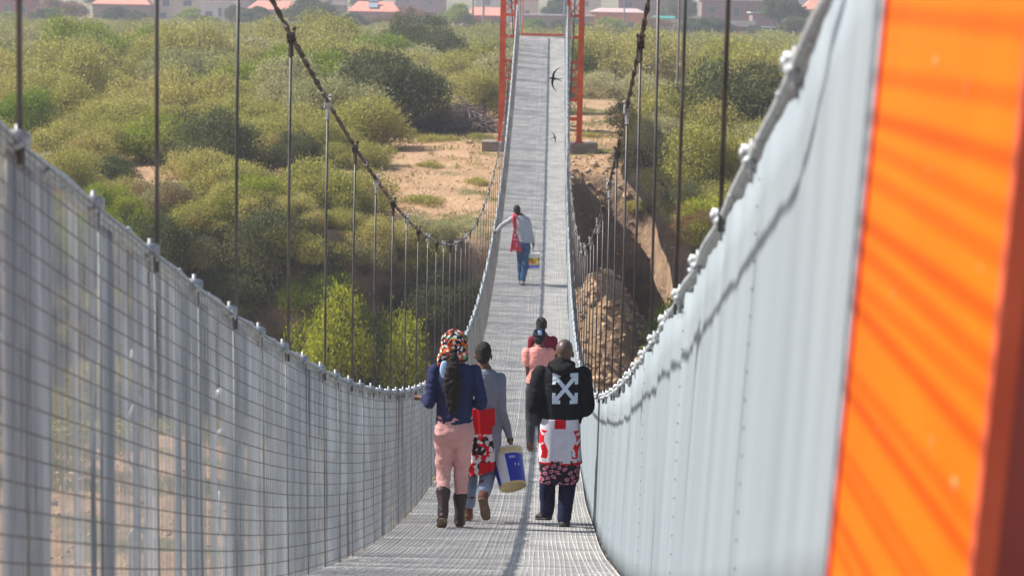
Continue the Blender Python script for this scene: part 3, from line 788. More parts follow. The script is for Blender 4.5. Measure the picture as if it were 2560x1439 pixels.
# 3 man in black hoodie
M0 = spot(1395, 20.2)
g = dict(torso=[(0, -.01, .90, .175, .125), (0, -.015, .97, .190, .135), (0, -.01, 1.08, .180, .13), (0, -.01, 1.2, .185, .13), (0, -.012, 1.31, .175, .115), (0, -.005, 1.39, .11, .085)], hem=.90, head=(.022, .005, 1.50), neck=(.012, -.005, 1.385), skin=SKIN2, seed=21, topname='hoodie', topmat=BLACK, hs=.98,
    armL=[(-.175, -.01, 1.315), (-.222, -.06, 1.045), (-.10, .13, .99), (.8, .5, -.1), (.5, -.8, 0), .5], armR=[(.180, -.01, 1.315), (.226, -.06, 1.045), (.10, .13, .99), (-.8, .5, -.1), (-.5, -.8, 0), .5], sleeve=.070, cuff=.045, wr=.009,
    legL=[(-.078, 0, .82), (-.095, .06, .46), (-.095, .12, .11), (-.165, .21, .05)], legR=[(.078, 0, .82), (.078, .05, .45), (.048, -.02, .075), (.065, .12, .03)],
    hipr=(.150, .120), leg=(.090, .076, .064, .060), trmat=NAVY2, shoemat=mat('black_trainer', (.03, .03, .033), (.05, .045, .045), 9, .6), solemat=SOLEB, boot=0, tend=.98)
root, child, hm, top, body, hc, Rz = person('person with shaved head in black hoodie with white crossed arrows on the back', M0, 1.0, g)
hm([('e', hc + Vector((0, -.016, .030)), (.0725, .0885, .086)), ('e', hc + Vector((0, -.045, -.02)), (.060, .052, .05))], 'hair', mat('shaved_hair', (.07, .045, .038), (.095, .062, .052), 90, .45, spec=.5), .0075, .001)
q = MB(); limb(q, [(-.085, -.045, 1.405, .035, .035), (-.05, -.10, 1.385, .045, .038), (.0, -.125, 1.365, .055, .045), (.055, -.10, 1.385, .045, .038), (.09, -.045, 1.405, .035, .035)]); limb(q, [(0, -.02, 1.37, .11, .09), (.005, -.03, 1.405, .088, .08)])
me = new_from(q, .0085, 3); wrinkle(me, .009, seed=4); child(me, 'hood', BLACK, top)
# emblem on the back: crossed double arrows, laid on the cloth
bvh = BVHTree.FromPolygons([v.co for v in top.data.vertices], [tuple(p.vertices) for p in top.data.polygons])
def inarrow(x, z):
    # x,z in -1..1 ; two crossing bars with an L-shaped head in each corner
    if abs(abs(x) - abs(z)) < .20 and max(abs(x), abs(z)) < .93: return True
    ax, az = abs(x), abs(z)
    if ax > .74 and .28 < az <= 1.0 and ax <= 1: return True
    if az > .74 and .36 < ax <= 1.0 and az <= 1: return True
    return False
q = MB(); st_ = .0032; hw, hh = .108, .128; cx_, cz_ = .035, 1.213
nxn, nzn = int(2 * hw / st_), int(2 * hh / st_); cache = {}
def pr(i, j):
    if (i, j) not in cache:
        x = cx_ - hw + i * st_; z = cz_ - hh + j * st_; h = bvh.ray_cast(Vector((x, -.6, z)), Vector((0, 1, 0)))
        q.v.append((x, (h[0].y if h[0] else -.13) - .0035, z)); cache[(i, j)] = len(q.v) - 1
    return cache[(i, j)]
for i in range(nxn):
    for j in range(nzn):
        if inarrow(-1 + 2 * (i + .5) / nxn, -1 + 2 * (j + .5) / nzn):
            q.f.append((pr(i, j), pr(i + 1, j), pr(i + 1, j + 1), pr(i, j + 1))); q.mi.append(0)
child(q.mesh('emblem', []), 'emblem', mat('pale_print', (.62, .68, .78), (.55, .6, .7), 20, .7), top)
# white cloth with red print, floral hem under it
def skirt(z0, z1, w0, w1, d0, name, m, seed, wav=.008, n=64, rows=26):
    q = MB()
    for j in range(rows):
        t = j / (rows - 1); z = z0 + (z1 - z0) * t
        for i in range(n):
            a = 2 * math.pi * i / n; k = w0 + (w1 - w0) * t
            x = math.copysign(abs(math.cos(a)) ** .75, math.cos(a)) * k; y = math.copysign(abs(math.sin(a)) ** .8, math.sin(a)) * d0
            r = 1 + wav / .15 * noise.noise(Vector((x * 18, y * 18, z * 3 + seed))) * (.4 + t)
            q.v.append((x * r, y * r - .01, z + .012 * noise.noise(Vector((x * 9, seed, 0))) * t))
    for j in range(rows - 1):
        for i in range(n): i2 = (i + 1) % n; q.f.append((j * n + i, j * n + i2, (j + 1) * n + i2, (j + 1) * n + i)); q.mi.append(0)
    o = child(q.mesh(name, [], True), name, m)
    md = o.modifiers.new('s', 'SUBSURF'); md.levels = md.render_levels = 1
    dg = bpy.context.evaluated_depsgraph_get(); dg.update(); wm = bpy.data.meshes.new_from_object(o.evaluated_get(dg)); o.modifiers.clear(); o.data = wm
    wm.materials.clear(); wm.materials.append(m); s = o.modifiers.new('t', 'SOLIDIFY'); s.thickness = .005
    return o
o = skirt(.95, .565, .160, .176, .140, 'apron_cloth', WHITEC, 3, .016)
def apr(c, n):
    ax = abs(c.x); k = noise.noise(Vector((c.x * 22, c.z * 26, 3)))
    if c.z < .585: return 1
    if c.z > .87 and ax < .045: return 1
    wob = .135 + .02 * math.sin(c.z * 26)
    if ax > wob - .022 and ax < wob + .032 and .62 < c.z < .86 and k > -.25: return 1
    return 0
paint(o, [WHITEC, RED], apr)
o = skirt(.60, .40, .172, .155, .140, 'floral_skirt', BLK, 9, .016)
def flo(c, n):
    a = c.x * 19 + .3 * math.sin(c.z * 40); b = c.z * 22 + .3 * math.sin(c.x * 33); u, v = a - round(a), b - round(b); r = math.hypot(u, v)
    return 1 if .15 < r < .38 and (round(a) * 7 + round(b) * 3) % 5 else 0
paint(o, [BLK, PNKP], flo)
# 4 pink shirt
P0 = spot(1341, 31.0)
g = dict(torso=T0(.15, .105, .14, .86, 1.29, waist=.88), hem=.85, head=(.006, .02, 1.435), neck=(.0, -.005, 1.315), skin=SKIN2, seed=31, topname='shirt', topmat=PINKS, hs=.92, sleeve_end=.3,
    armL=[(-.145, -.01, 1.245), (-.118, -.03, 1.0), (-.095, .08, .80), (0, .5, -.8), (.9, 0, 0), .5], armR=[(.145, -.01, 1.245), (.16, -.02, 1.0), (.15, .10, .80), (0, .4, -.9), (-.9, 0, 0), .5],
    legL=[(-.07, 0, .80), (-.08, .04, .45), (-.08, -.04, .09), (-.08, .10, .03)], legR=[(.07, 0, .80), (.06, .08, .45), (.06, .14, .08), (.06, .27, .03)],
    hipr=(.14, .11), leg=(.082, .068, .052, .048), trmat=DARKT, shoemat=BOOTB, solemat=SOLE, boot=0, tend=.95)
root, child, hm, top, body, hc, Rz = person('person in pink short sleeved shirt and dark cap, half hidden by the black hoodie', P0, 1.04, g)
cap = hm([('e', hc + Vector((0, -.008, .040)), (.081, .098, .080)), ('e', hc + Vector((-.02, .075, .02)), (.075, .07, .014))], 'cap', cloth('dark_teal_cap', (.02, .03, .045)), .008, .001)
hm([('e', hc + Vector((0, -.045, -.02)), (.066, .06, .06))], 'hair', HAIRB)
q = MB(); limb(q, [(.012, -.086, hc.z + .085, .028, .012), (.012, -.098, hc.z + .05, .03, .012)]); child(new_from(q, .006), 'cap_strap', BLU, cap)
# 5 maroon
R0 = spot(1352, 34.3)
g = dict(torso=T0(.145, .105, .14, .86, 1.28, waist=.9), hem=.85, head=(-.02, .01, 1.435), neck=(-.005, -.005, 1.31), skin=SKIN2, seed=41, topname='top', topmat=MAROON, hs=.95, hyaw=.35,
    armL=[(-.14, -.01, 1.235), (-.17, -.03, 1.0), (-.14, .08, .82), (0, .5, -.8), (.9, 0, 0), .5], armR=[(.15, -.01, 1.235), (.18, -.03, 1.0), (.17, .12, .85), (0, .5, -.8), (-.9, 0, 0), .5], sleeve=.056,
    legL=[(-.07, 0, .80), (-.08, .08, .45), (-.08, .12, .09), (-.08, .26, .03)], legR=[(.07, 0, .80), (.06, .03, .45), (.06, -.06, .08), (.06, .08, .03)],
    hipr=(.14, .11), leg=(.082, .068, .056, .052), trmat=DARKT, shoemat=BOOTD, solemat=SOLEB, boot=0, tend=.95)
root, child, hm, top, body, hc, Rz = person('person in maroon top with short black hair walking ahead of the pink shirt', R0, 1.03, g)
hm([('e', hc + Vector((0, -.016, .034)), (.078, .092, .088)), ('e', hc + Vector((0, -.05, -.015)), (.064, .055, .055))], 'hair', HAIRB)
# 6 far person
F0 = spot(1303, 54.0)
rp = (Vector((XC - wr(54.1), 54.1, zr(54.1))) - F0) / 1.115
g = dict(torso=[(.03, -.01, .86, .155, .115), (.03, -.008, .95, .150, .115), (.0, 0, 1.1, .150, .115), (-.03, -.006, 1.22, .160, .115), (-.045, -.012, 1.32, .155, .10), (-.055, -.006, 1.40, .10, .07)], hem=.86, head=(-.115, .03, 1.50), neck=(-.075, .0, 1.39), skin=SKIN2, seed=51, topname='sweater', topmat=LGREY, hs=.9,
    armL=[(-.20, -.005, 1.33), (rp.x * .55 - .09, .0, 1.20), tuple(rp + Vector((.06, -.06, .06))), (-.45, .8, -.3), (0, 0, -1), .6], armR=[(.10, -.01, 1.32), (.175, -.02, 1.05), (.225, .02, .86), (.1, .1, -1), (-.9, .2, 0), .9], sleeve=.052,
    legL=[(-.04, 0, .80), (-.02, .10, .46), (-.015, .10, .09), (-.02, .24, .04)], legR=[(.09, 0, .80), (.075, .02, .44), (.028, -.08, .085), (.022, .06, .03)],
    hipr=(.14, .115), leg=(.086, .072, .058, .056), trmat=JEAN, shoemat=mat('pale_shoe', (.5, .42, .38), (.4, .34, .3), 9, .7), solemat=SOLE, boot=0, tend=.96)
root, child, hm, top, body, hc, Rz = person('person in pale grey sweater and jeans far along the bridge with a red scarf', F0, 1.115, g)
hm([('e', hc + Vector((0, -.018, .030)), (.071, .086, .082)), ('e', hc + Vector((0, -.05, -.03)), (.056, .05, .055))], 'hair', HAIRB)
q = MB()
for j in range(24):
    t = j / 23; z = 1.43 - 1.43 * t * .51
    for i in range(9):
        u = i / 8 - .5; wdt = .07 + .17 * max(0, t - .45) / .55
        yv = -.135 - .02 * math.sin(i * 1.7 + t * 3) if t > .03 else -.05
        q.v.append((-.155 + .02 * t + u * wdt + .03 * max(0, t - .5), yv, z - .05 * abs(u) * t))
for j in range(23):
    for i in range(8): q.f.append((j * 9 + i, j * 9 + i + 1, (j + 1) * 9 + i + 1, (j + 1) * 9 + i)); q.mi.append(0)
o = child(q.mesh('scarf', [], True), 'scarf', RED); s = o.modifiers.new('t', 'SOLIDIFY'); s.thickness = .012
SC1 = cloth('scarf_red', (.75, .06, .10)); SC2 = cloth('scarf_pink', (.72, .42, .48)); o.data.materials.clear(); o.data.materials.append(SC1)
paint(o, [SC1, SC2], lambda c, n: 1 if abs(c.x + .14) < .05 and c.z < 1.25 and noise.cell(Vector((c.x * 25, 0, c.z * 22))) > .35 else 0)

# ------------------------------------------------------------------ buckets
def bucket(label, top_c, down, handtop, body_m, parts, r0=.142, r1=.118, h=.32):
    d = Vector(down).normalized(); zax = -d; q_ = zax.to_track_quat('Z', 'Y').to_matrix().to_4x4()
    t = Matrix.Translation(Vector(top_c)) @ q_
    root = empty('bucket', (0, 0, 0)); root.matrix_world = t; tag(root, label, 'bucket')
    b = MB(); n = 90
    prof = [(r1 * .001, -h + .008), (r1 * .9, -h + .008), (r1 * .93, -h), (r1, -h), (r1 + .002, -h + .01)] + [(r1 + (r0 - r1) * k / 14, -h + .02 + (h - .02) * k / 14) for k in range(15)] + [(r0 - .006, 0), (r1 - .004, -h + .03), (.001, -h + .03)]
    b.lathe(prof, n); NB = 1; o = b.build('pail', [body_m], root, True)
    cv = t.inverted().to_3x3() @ Vector((0, -1, 0)); cl_ = t.inverted().to_3x3() @ Vector((1, 0, 0)); parts(o, r0, r1, h, cv, cl_)
    r = MB(); r.lathe([(r0 + .001, -.06), (r0 + .009, -.058), (r0 + .009, -.052), (r0 + .001, -.048)], 48); r.lathe([(r0, -.012), (r0 + .008, -.008), (r0 + .008, .003), (r0 - .004, .004), (r0 - .004, -.010)], 48); r.build('rim', [BUCKW], root, True)
    inv = t.inverted(); hp = inv @ Vector(handtop)
    w = MB(); pts = []
    for k in range(15):
        a = math.pi * k / 14; c = math.cos(a) * (r0 + .006); s_ = math.sin(a)
        pts.append((c + hp.x * s_ * .9, hp.y * s_, -.02 + (hp.z + .02) * s_ ** .7))
    w.tube(pts, .003, 6); w.build('handle', [GALV_WHITE], root)
    return root
BUCKW = mat('white_plastic', (.72, .72, .68), (.66, .66, .62), 6, .4, spec=.4); BUCKC = mat('cream_plastic', (.72, .58, .27), (.62, .48, .22), 6, .5)
BB = mat('blue_label', (.018, .035, .45), (.02, .04, .38), 6, .4); BW = mat('white_label', (.65, .7, .72), (.6, .64, .68), 6, .4)
def nearparts(o, r0, r1, h, cv, cl_):
    def f(c, n):
        if c.z < -h + .022: return 3
        if c.z > -.07: return 0
        k = math.degrees(math.atan2(c.x * cl_.x + c.y * cl_.y, c.x * cv.x + c.y * cv.y))
        if -52 < k < -10: return 2
        if k > -10 or k < -52:
            if -.125 < c.z < -.10 and 5 < k < 42 and noise.cell(Vector((k * .25, 0, c.z * 120))) > .4: return 2
            if -.175 < c.z < -.155 and 5 < k < 48 and noise.cell(Vector((k * .2, 0, c.z * 90))) > .45: return 2
            return 1
        return 2
    paint(o, [BUCKC, BB, BW, BUCKC, RED], f)
NEARA = R(215)
hG = G0 + Vector((.252, .02, .66))
bucket('blue and white plastic bucket tilted in the hand of the grey figure', at(1264, 1128, 20.78), (.22, -.50, -.84), hG, BUCKC, nearparts, h=.335)
def farparts(o, r0, r1, h, cv, cl_):
    def f(c, n):
        if c.z > -.085 or c.z < -h + .02: return 0
        if c.z < -.255: return 5
        k = math.degrees(math.atan2(c.x * cl_.x + c.y * cl_.y, c.x * cv.x + c.y * cv.y))
        if abs(k) > 72: return 0
        return [1, 2, 3, 4, 0, 6, 2][int(vcell(c, 15) * 7) % 7]
    me = o.data; paint(o, [BUCKW, mat('label_green', (.02, .35, .08)), mat('label_yellow', (.75, .6, .02)), mat('label_red', (.7, .02, .03)), mat('label_orange', (.8, .25, .02)), mat('label_blue', (.2, .22, .75)), mat('label_black', (.01, .01, .01))], f)
hF = F0 + Vector((.225, .02, .86)) * 1.115 + Vector((.0, .01, -.10))
bucket('white plastic bucket with colourful label held by the farthest person', at(1334, 633, 54.05), (.02, 0, -1), hF, BUCKW, farparts, r0=.145, r1=.135, h=.34)

# ------------------------------------------------------------------ birds
BIRD = mat('dark_plumage', (.02, .018, .02), (.035, .03, .03), 20, .7)
def bird(label, c, span, rot, bank, group):
    root = empty('bird', c); root.rotation_euler = rot; tag(root, label, 'bird', group)
    mb = MB(); s = span
    limb(mb, [(0, .20 * s, 0, .018 * s), (0, .10 * s, 0, .042 * s), (0, -.05 * s, 0, .036 * s), (0, -.18 * s, 0, .014 * s)], 10)
    for sg in (-1, 1):
        pts = []
        for k in range(9):
            t = k / 8; x = sg * .5 * s * t; y = (.07 + .07 * math.sin(t * 2.2) - .30 * t ** 2.4) * s; wdt = .075 * s * (1 - t) ** .6 + .006 * s
            pts.append((x, y, bank * t * s, wdt, .010 * s))
        base = len(mb.v)
        for (x, y, z, wdt, th) in pts: mb.v += [(x, y + wdt * .4, z), (x, y, z + th), (x, y - wdt, z), (x, y, z - th)]
        for k in range(8):
            for e in range(4): mb.f.append((base + k * 4 + e, base + k * 4 + (e + 1) % 4, base + k * 4 + 4 + (e + 1) % 4, base + k * 4 + 4 + e)); mb.mi.append(0)
        mb.f.append((base, base + 1, base + 2, base + 3)); mb.mi.append(0); mb.f.append((base + 35, base + 34, base + 33, base + 32)); mb.mi.append(0)
        limb(mb, [(0, -.14 * s, 0, .016 * s, .006 * s), (sg * .03 * s, -.24 * s, 0, .012 * s, .005 * s), (sg * .055 * s, -.34 * s, 0, .004 * s, .003 * s)], 6)
    o = mb.build('body', [BIRD], root, True)
bird('dark fork tailed swift flying over the upper deck', at(1386, 197, 40), .42, (R(98), R(98 - 180), R(10)), .10, None)
bird('smaller dark swift flying lower down over the deck', at(1385, 344, 58), .30, (R(70), R(75), R(-5)), .05, None)

# ------------------------------------------------------------------ plants
OLIVE = leafmat('olive_leaves', (.38, .37, .085), (.52, .46, .15), (.50, .31, .12))
GREYG = leafmat('grey_green_leaves', (.36, .36, .15), (.50, .46, .24), (.48, .35, .20))
GREENL = leafmat('fresh_green_leaves', (.21, .29, .035), (.33, .37, .045), (.42, .38, .05), .25)
DARKG = leafmat('dark_green_leaves', (.10, .12, .045), (.155, .165, .065), (.17, .12, .06), .3)
YELG = leafmat('yellow_green_leaves', (.40, .44, .035), (.46, .45, .05), (.20, .25, .04), .5)
BROWNL = leafmat('rusty_dry_leaves', (.27, .15, .07), (.34, .23, .11), (.18, .16, .07), .5)
TWIG = mat('twigs', (.13, .10, .08), (.22, .18, .145), 5, .9)
def bush_mesh(seed, rad, hgt, nleaf, lsz, dome=.55, flat=.0, trunk=0.0, nclump=16):
    rs = random.Random(seed); nr = np.random.default_rng(seed)
    cl = []
    for i in range(nclump):
        a = rs.uniform(0, 2 * math.pi); rr = rad * math.sqrt(rs.uniform(0, 1)) * .78
        top = hgt * (1 - (rr / rad) ** 2 * dome)
        z = trunk + (top - trunk) * rs.uniform(.35, .86)
        cr_ = rad * rs.uniform(.24, .42)
        cl.append((rr * math.cos(a), rr * math.sin(a), z, cr_, cr_ * rs.uniform(.55, .85)))
    # stems
    st = MB()
    for c in cl:
        b = Vector((rs.uniform(-.12, .12) * rad, rs.uniform(-.12, .12) * rad, -.15)); e = Vector(c[:3])
        mid = b.lerp(e, .5) + Vector((rs.uniform(-.1, .1), rs.uniform(-.1, .1), rs.uniform(-.1, .15))) * rad
        r0 = .018 * hgt + .01
        st.tube([b, mid, e], [r0, r0 * .6, r0 * .3], 4, cap=False)
        for k in range(7):
            an = rs.uniform(0, 6.28); el = rs.uniform(-.2, 1.3); L_ = c[3] * rs.uniform(.8, 1.25)
            t = e + Vector((math.cos(an) * math.cos(el), math.sin(an) * math.cos(el), math.sin(el) * .8)) * L_
            st.tube([mid.lerp(e, rs.uniform(.5, 1)), e.lerp(t, .6) + Vector((0, 0, .05)), t], [r0 * .35, r0 * .22, r0 * .1], 3, cap=False)
    # leaves: short slender faces, thickest near each clump's skin
    w = np.array([c[3] ** 2 for c in cl]); w /= w.sum()
    ci = nr.choice(len(cl), nleaf, p=w); C = np.array(cl)[ci]
    d = nr.normal(size=(nleaf, 3)); d /= np.linalg.norm(d, axis=1)[:, None]; d[:, 2] = np.where((d[:, 2] < -.25) & (nr.random(nleaf) < .75), -d[:, 2], d[:, 2])
    r = np.clip(nr.normal(.88, .17, nleaf), .1, 1.35)
    # sprays: pull leaves to a limited set of directions so that tufts and gaps form
    tuft = nr.normal(size=(len(cl), 22, 3)); tuft /= np.linalg.norm(tuft, axis=2)[:, :, None]
    td = tuft[ci, nr.integers(0, 22, nleaf)]
    d = d * .55 + td * .6; d /= np.linalg.norm(d, axis=1)[:, None]
    P = C[:, :3] + d * np.stack([C[:, 3] * r, C[:, 3] * r, C[:, 4] * r], 1)
    P[:, 2] = np.maximum(P[:, 2], .02 + trunk * .6 * nr.random(nleaf))
    a = nr.normal(size=(nleaf, 3)) + d * .7; a /= np.linalg.norm(a, axis=1)[:, None]
    b = np.cross(a, nr.normal(size=(nleaf, 3))); b /= np.linalg.norm(b, axis=1)[:, None]
    s = lsz * nr.uniform(.6, 1.4, nleaf)[:, None]
    V = np.stack([P - a * s, P + b * s * .42, P + a * s, P - b * s * .42], 1).reshape(-1, 3)
    Fc = np.arange(nleaf * 4).reshape(-1, 4)
    return V, Fc, st
def npmesh(name, V, Fc, m):
    me = bpy.data.meshes.new(name); n = len(V); k = len(Fc)
    me.vertices.add(n); me.vertices.foreach_set('co', V.astype(np.float32).ravel())
    me.loops.add(k * 4); me.loops.foreach_set('vertex_index', Fc.astype(np.int32).ravel())
    me.polygons.add(k); me.polygons.foreach_set('loop_start', np.arange(0, k * 4, 4, dtype=np.int32)); me.polygons.foreach_set('loop_total', np.full(k, 4, dtype=np.int32))
    me.materials.append(m); me.update(); me.validate(); return me
PROTO = {}
def proto(kind, var):
    key = (kind, var)
    if key in PROTO: return PROTO[key]
    sd_ = hash_(kind) * 10 + var
    P_ = dict(olive=(OLIVE, 1.0, .72, 24000, .0185, .75, 0), grey=(GREYG, 1.0, .72, 22000, .0180, .75, 0), green=(GREENL, 1.0, .8, 24000, .020, .65, 0), dark=(DARKG, 1.0, .9, 22000, .020, .7, 0),
              bright=(YELG, 1.0, .85, 22000, .0205, .6, 0), rusty=(BROWNL, 1.0, .75, 12000, .019, .7, 0), tree=(DARKG, 1.0, 1.5, 8000, .05, .6, .35), greentree=(GREENL, 1.0, 1.7, 8000, .05, .6, .35), browntree=(BROWNL, 1.0, 1.25, 7000, .045, .6, .2), low=(OLIVE, 1.0, .30, 2600, .045, .7, 0))[kind]
    V, Fc, st = bush_mesh(sd_, P_[1], P_[2], P_[3], P_[4], P_[5], trunk=P_[6], nclump=18 if P_[6] == 0 else 20)
    PROTO[key] = (npmesh(kind + '_foliage', V, Fc, P_[0]), st.mesh(kind + '_branches', [TWIG if P_[6] == 0 else BARK]), V, Fc)
    return PROTO[key]
def hash_(s): return sum(ord(c) * (i + 1) for i, c in enumerate(s)) % 977
def plant(kind, x, y, rad, label, group=None, var=None, zs=1.0, name=None, sink=.05, z=None):
    var = random.randrange(4) if var is None else var
    a, b, _, _ = proto(kind, var)
    tree = kind.endswith('tree')
    root = empty(name or ('tree' if tree else 'bush'), (x, y, (ground(x, y) if z is None else z) - sink), random.uniform(0, 6.28)); root.scale = (rad, rad, rad * zs)
    tag(root, label, 'tree' if tree else 'bush', group)
    o = bpy.data.objects.new('crown' if tree else 'foliage', a); COL.objects.link(o); o.parent = root
    o = bpy.data.objects.new('trunk' if tree else 'branches', b); COL.objects.link(o); o.parent = root
    return root
def px(X, Yd):   # lateral position of an image column at distance Yd on the horizon line
    return at(X, 17, Yd).x
def gpx(pxx, pyy):   # ground point seen at a pixel
    d_ = 25.
    while d_ < 900:
        p = at(pxx, pyy, d_)
        if p.z <= ground(p.x, p.y): return p
        d_ += .5 if d_ < 130 else 3
    return p
# clearing of bare soil around the tower, given on the ground
def clearing(x, y):
    if 66 < y < 108 and -5.9 < x < -.2: return not (y > 99 and x < -3.6)
    if 60 < y < 112 and -.3 <= x < 3.3 - (0 if y < 95 else 0): return True
    if 108 <= y < 132 and .8 < x < 5.2: return True
    if 100 < y < 112 and -5.8 < x < -1.5: return True
    return False
n_ind = 0; far_pts = []
yv = 75.0; pts = []
GL = {'olive': 'olive thorn bush among many alike in the scrubland beyond the river bank', 'grey': 'dusty grey green thorn bush among many alike in the scrubland beyond the river', 'rusty': 'half dry rusty brown bush among the green scrub beyond the river', 'green': 'fresh green leafy bush among the duller thorn scrub beyond the river', 'dark': 'dark green bush among the paler thorn scrub beyond the river'}
while yv < 338:
    stp = 3.1 + (yv - 75) * .026
    half = yv * .235 + 3
    xv = -half + random.uniform(0, stp)
    while xv < half * .62 + 6:
        pts.append((xv + random.uniform(-.35, .35) * stp, yv + random.uniform(-.4, .4) * stp, stp)); xv += stp * random.uniform(.85, 1.25)
    yv += stp * 1.0
for (x, y, stp) in pts:
    if y < edge(x) + 1.0 or clearing(x, y) or clearing(x + .9, y) or clearing(x - .9, y): continue
    if noise.noise(Vector((x * .10, y * .045, 8))) < -.34 and 104 < y < 300: continue
    if abs(x) < 60 and y > 372: continue
    pxx = 1370 + x * F / y
    if pxx > 2080 or pxx < -60: continue
    if x > -.5 and y < 88 and x < 5.0: continue
    if y < 205 and n_ind < 150:
        u = random.random(); k = 'olive' if u < .50 else 'grey' if u < .78 else 'rusty' if u < .86 else 'green' if u < .94 else 'dark'
        rad = stp * random.choice((.40, .46, .52, .58, .64, .78)) * random.uniform(.9, 1.1) * (1.0 if k != 'rusty' else .7)
        if y < 88: rad *= .8
        plant(k, x, y, rad, GL[k], {'olive': 'olive bushes of the scrub', 'grey': 'grey green bushes of the scrub', 'rusty': 'rusty bushes of the scrub', 'green': 'green bushes of the scrub', 'dark': 'dark bushes of the scrub'}[k], zs=random.uniform(.95, 1.5)); n_ind += 1
    else: far_pts.append((x, y, stp))
print('bushes', n_ind, len(far_pts))
# the far scrub, one mass
Vs = []; n_each = 4200
for (x, y, stp) in far_pts:
    kind = random.choice(('olive', 'grey', 'olive')); _, _, V, Fc = proto(kind, random.randrange(4))
    idx = rng.choice(len(Fc), n_each, replace=False); v = V.reshape(-1, 4, 3)[idx]; c = v.mean(axis=1, keepdims=True); v = c + (v - c) * 1.5
    rad = stp * random.choice((.38, .45, .5, .55, .66)); a = random.uniform(0, 6.28); Rm = np.array([[math.cos(a), -math.sin(a), 0], [math.sin(a), math.cos(a), 0], [0, 0, 1]])
    Vs.append((v @ Rm.T * np.array([rad, rad, min(rad * random.uniform(.7, 1.15), (4.4 - (y - 200) * .0165) * random.uniform(.6, 1.15))]) + np.array([x, y, ground(x, y) - .05])).reshape(-1, 3))
V = np.concatenate(Vs); me = npmesh('far_scrub', V, np.arange(len(V)).reshape(-1, 4), leafmat('far_scrub_leaves', (.32, .32, .08), (.36, .33, .13), (.50, .38, .17), .6))
nzn_ = me.materials[0].node_tree
for n_ in nzn_.nodes:
    if n_.type == 'TEX_NOISE': n_.inputs['Scale'].default_value = .09
fo = bpy.data.objects.new('far_scrub', me); COL.objects.link(fo); tag(fo, 'hazy mass of distant thorn scrub reaching back to the houses', kind='stuff')

# bushes one can point to: (kind, column, row of the foot, width px, height px, label)
def put(kind, pxx, dist, rad, label, zs=1.0, var=None, group=None, z=None):
    x = px(pxx, dist); return plant(kind, x, dist, rad, label, group, var, zs, z=z)
put('bright', 900, 70.3, 2.0, 'bright yellow green bush low on the shaded river bank left of the bridge', 2.3, var=1)
put('low', 1600, 74.5, .9, 'yellowish scrub on the lit rim of the gully', 1.6)
put('olive', 1635, 72.5, 1.0, 'small olive bush halfway down the lit side of the gully', 1.3)
put('rusty', 1600, 78.5, .9, 'small dry bush on the lit rim of the gully', 1.2)
put('green', 810, 71.2, 1.25, 'green bush just left of the bright yellow green bush on the bank', 1.3)
put('dark', 1010, 71.2, 1.2, 'dark olive bush at the bank foot between the yellow green bush and the bridge', 1.2)
put('olive', 1090, 73.2, 1.3, 'dull olive bush on the bank edge close beside the left hand rope', 1.1)
put('olive', 1165, 71.4, 1.25, 'light olive bush down the bank under the dip of the left cable', 1.5)
put('dark', 700, 71.6, 2.0, 'large dark bush hanging over the shaded bank left of the yellow green one', 1.5)
put('dark', 560, 71.2, 1.6, 'large dark bush on the shaded bank with brown twigs showing', 1.6)
put('dark', 420, 70.6, 1.8, 'dark bush on the bank seen just above the left mesh side', 1.7)
put('olive', 640, 73.6, 1.6, 'olive bush on the lip of the bank above the dark bushes', 1.1)
put('rusty', 540, 75.2, 1.3, 'rusty brown bush with dry leaves on the lip of the bank', 1.3)
put('olive', 830, 75.0, 1.7, 'thin olive bush with bare twigs on the lip of the bank', 1.1)
put('grey', 880, 77.6, 1.2, 'pale bush at the left edge of the bare sandy slope', 1.0)
put('green', 180, 71.6, 1.35, 'dark green leafy bush right above the left hand rope clamp', 1.4)
put('green', 330, 71.3, 1.25, 'vivid green bush behind the second hanger from the left', 1.3)
put('olive', 500, 73.0, 1.5, 'broad olive bush between the second and third hangers from the left', 1.2)
put('rusty', 60, 76.0, 1.2, 'reddish brown bush behind the leftmost hanger', 1.2)
put('green', 430, 84.0, 2.2, 'broad fresh green bush behind the second hanger from the left', .9)
put('olive', 900, 88.5, 2.5, 'large rounded olive bush left of the sandy clearing', .95)
put('olive', 700, 84.5, 2.1, 'rounded yellowish olive bush behind the fourth hanger from the left', .95)
put('olive', 900, 83.0, 1.3, 'olive bush casting shade on the left edge of the sandy clearing', 1.0)
put('grey', 985, 118, 2.3, 'dark centred grey green bush behind the brush pile', 1.1)
put('low', 1080, 83.5, .55, 'small low bush alone on the sandy clearing', .9)
put('low', 1065, 77.5, .75, 'flat olive scrub plant low on the sandy slope near the bank', .9)
put('low', 1200, 80.5, .50, 'small plant on the sand close beside the left rope of the bridge', 1.0)
put('low', 1100, 92.5, .9, 'low scrub spreading below the brush pile', .7)
for i in range(22):
    x = -17.5 + 11.2 * (i + random.random()) / 22; y = edge(x) + random.uniform(.6, 3.6)
    k = random.choice(('olive', 'olive', 'grey', 'rusty', 'green'))
    plant(k, x, y, random.uniform(.9, 1.5), {'green': 'leafy green bush in the crowded row along the top of the left bank', 'olive': 'olive bush in the crowded row along the top of the left bank', 'grey': 'grey green bush in the crowded row along the top of the left bank', 'rusty': 'dry brown bush in the crowded row along the top of the left bank'}[k], 'bank top bushes, ' + k, zs=random.uniform(1.0, 1.5))
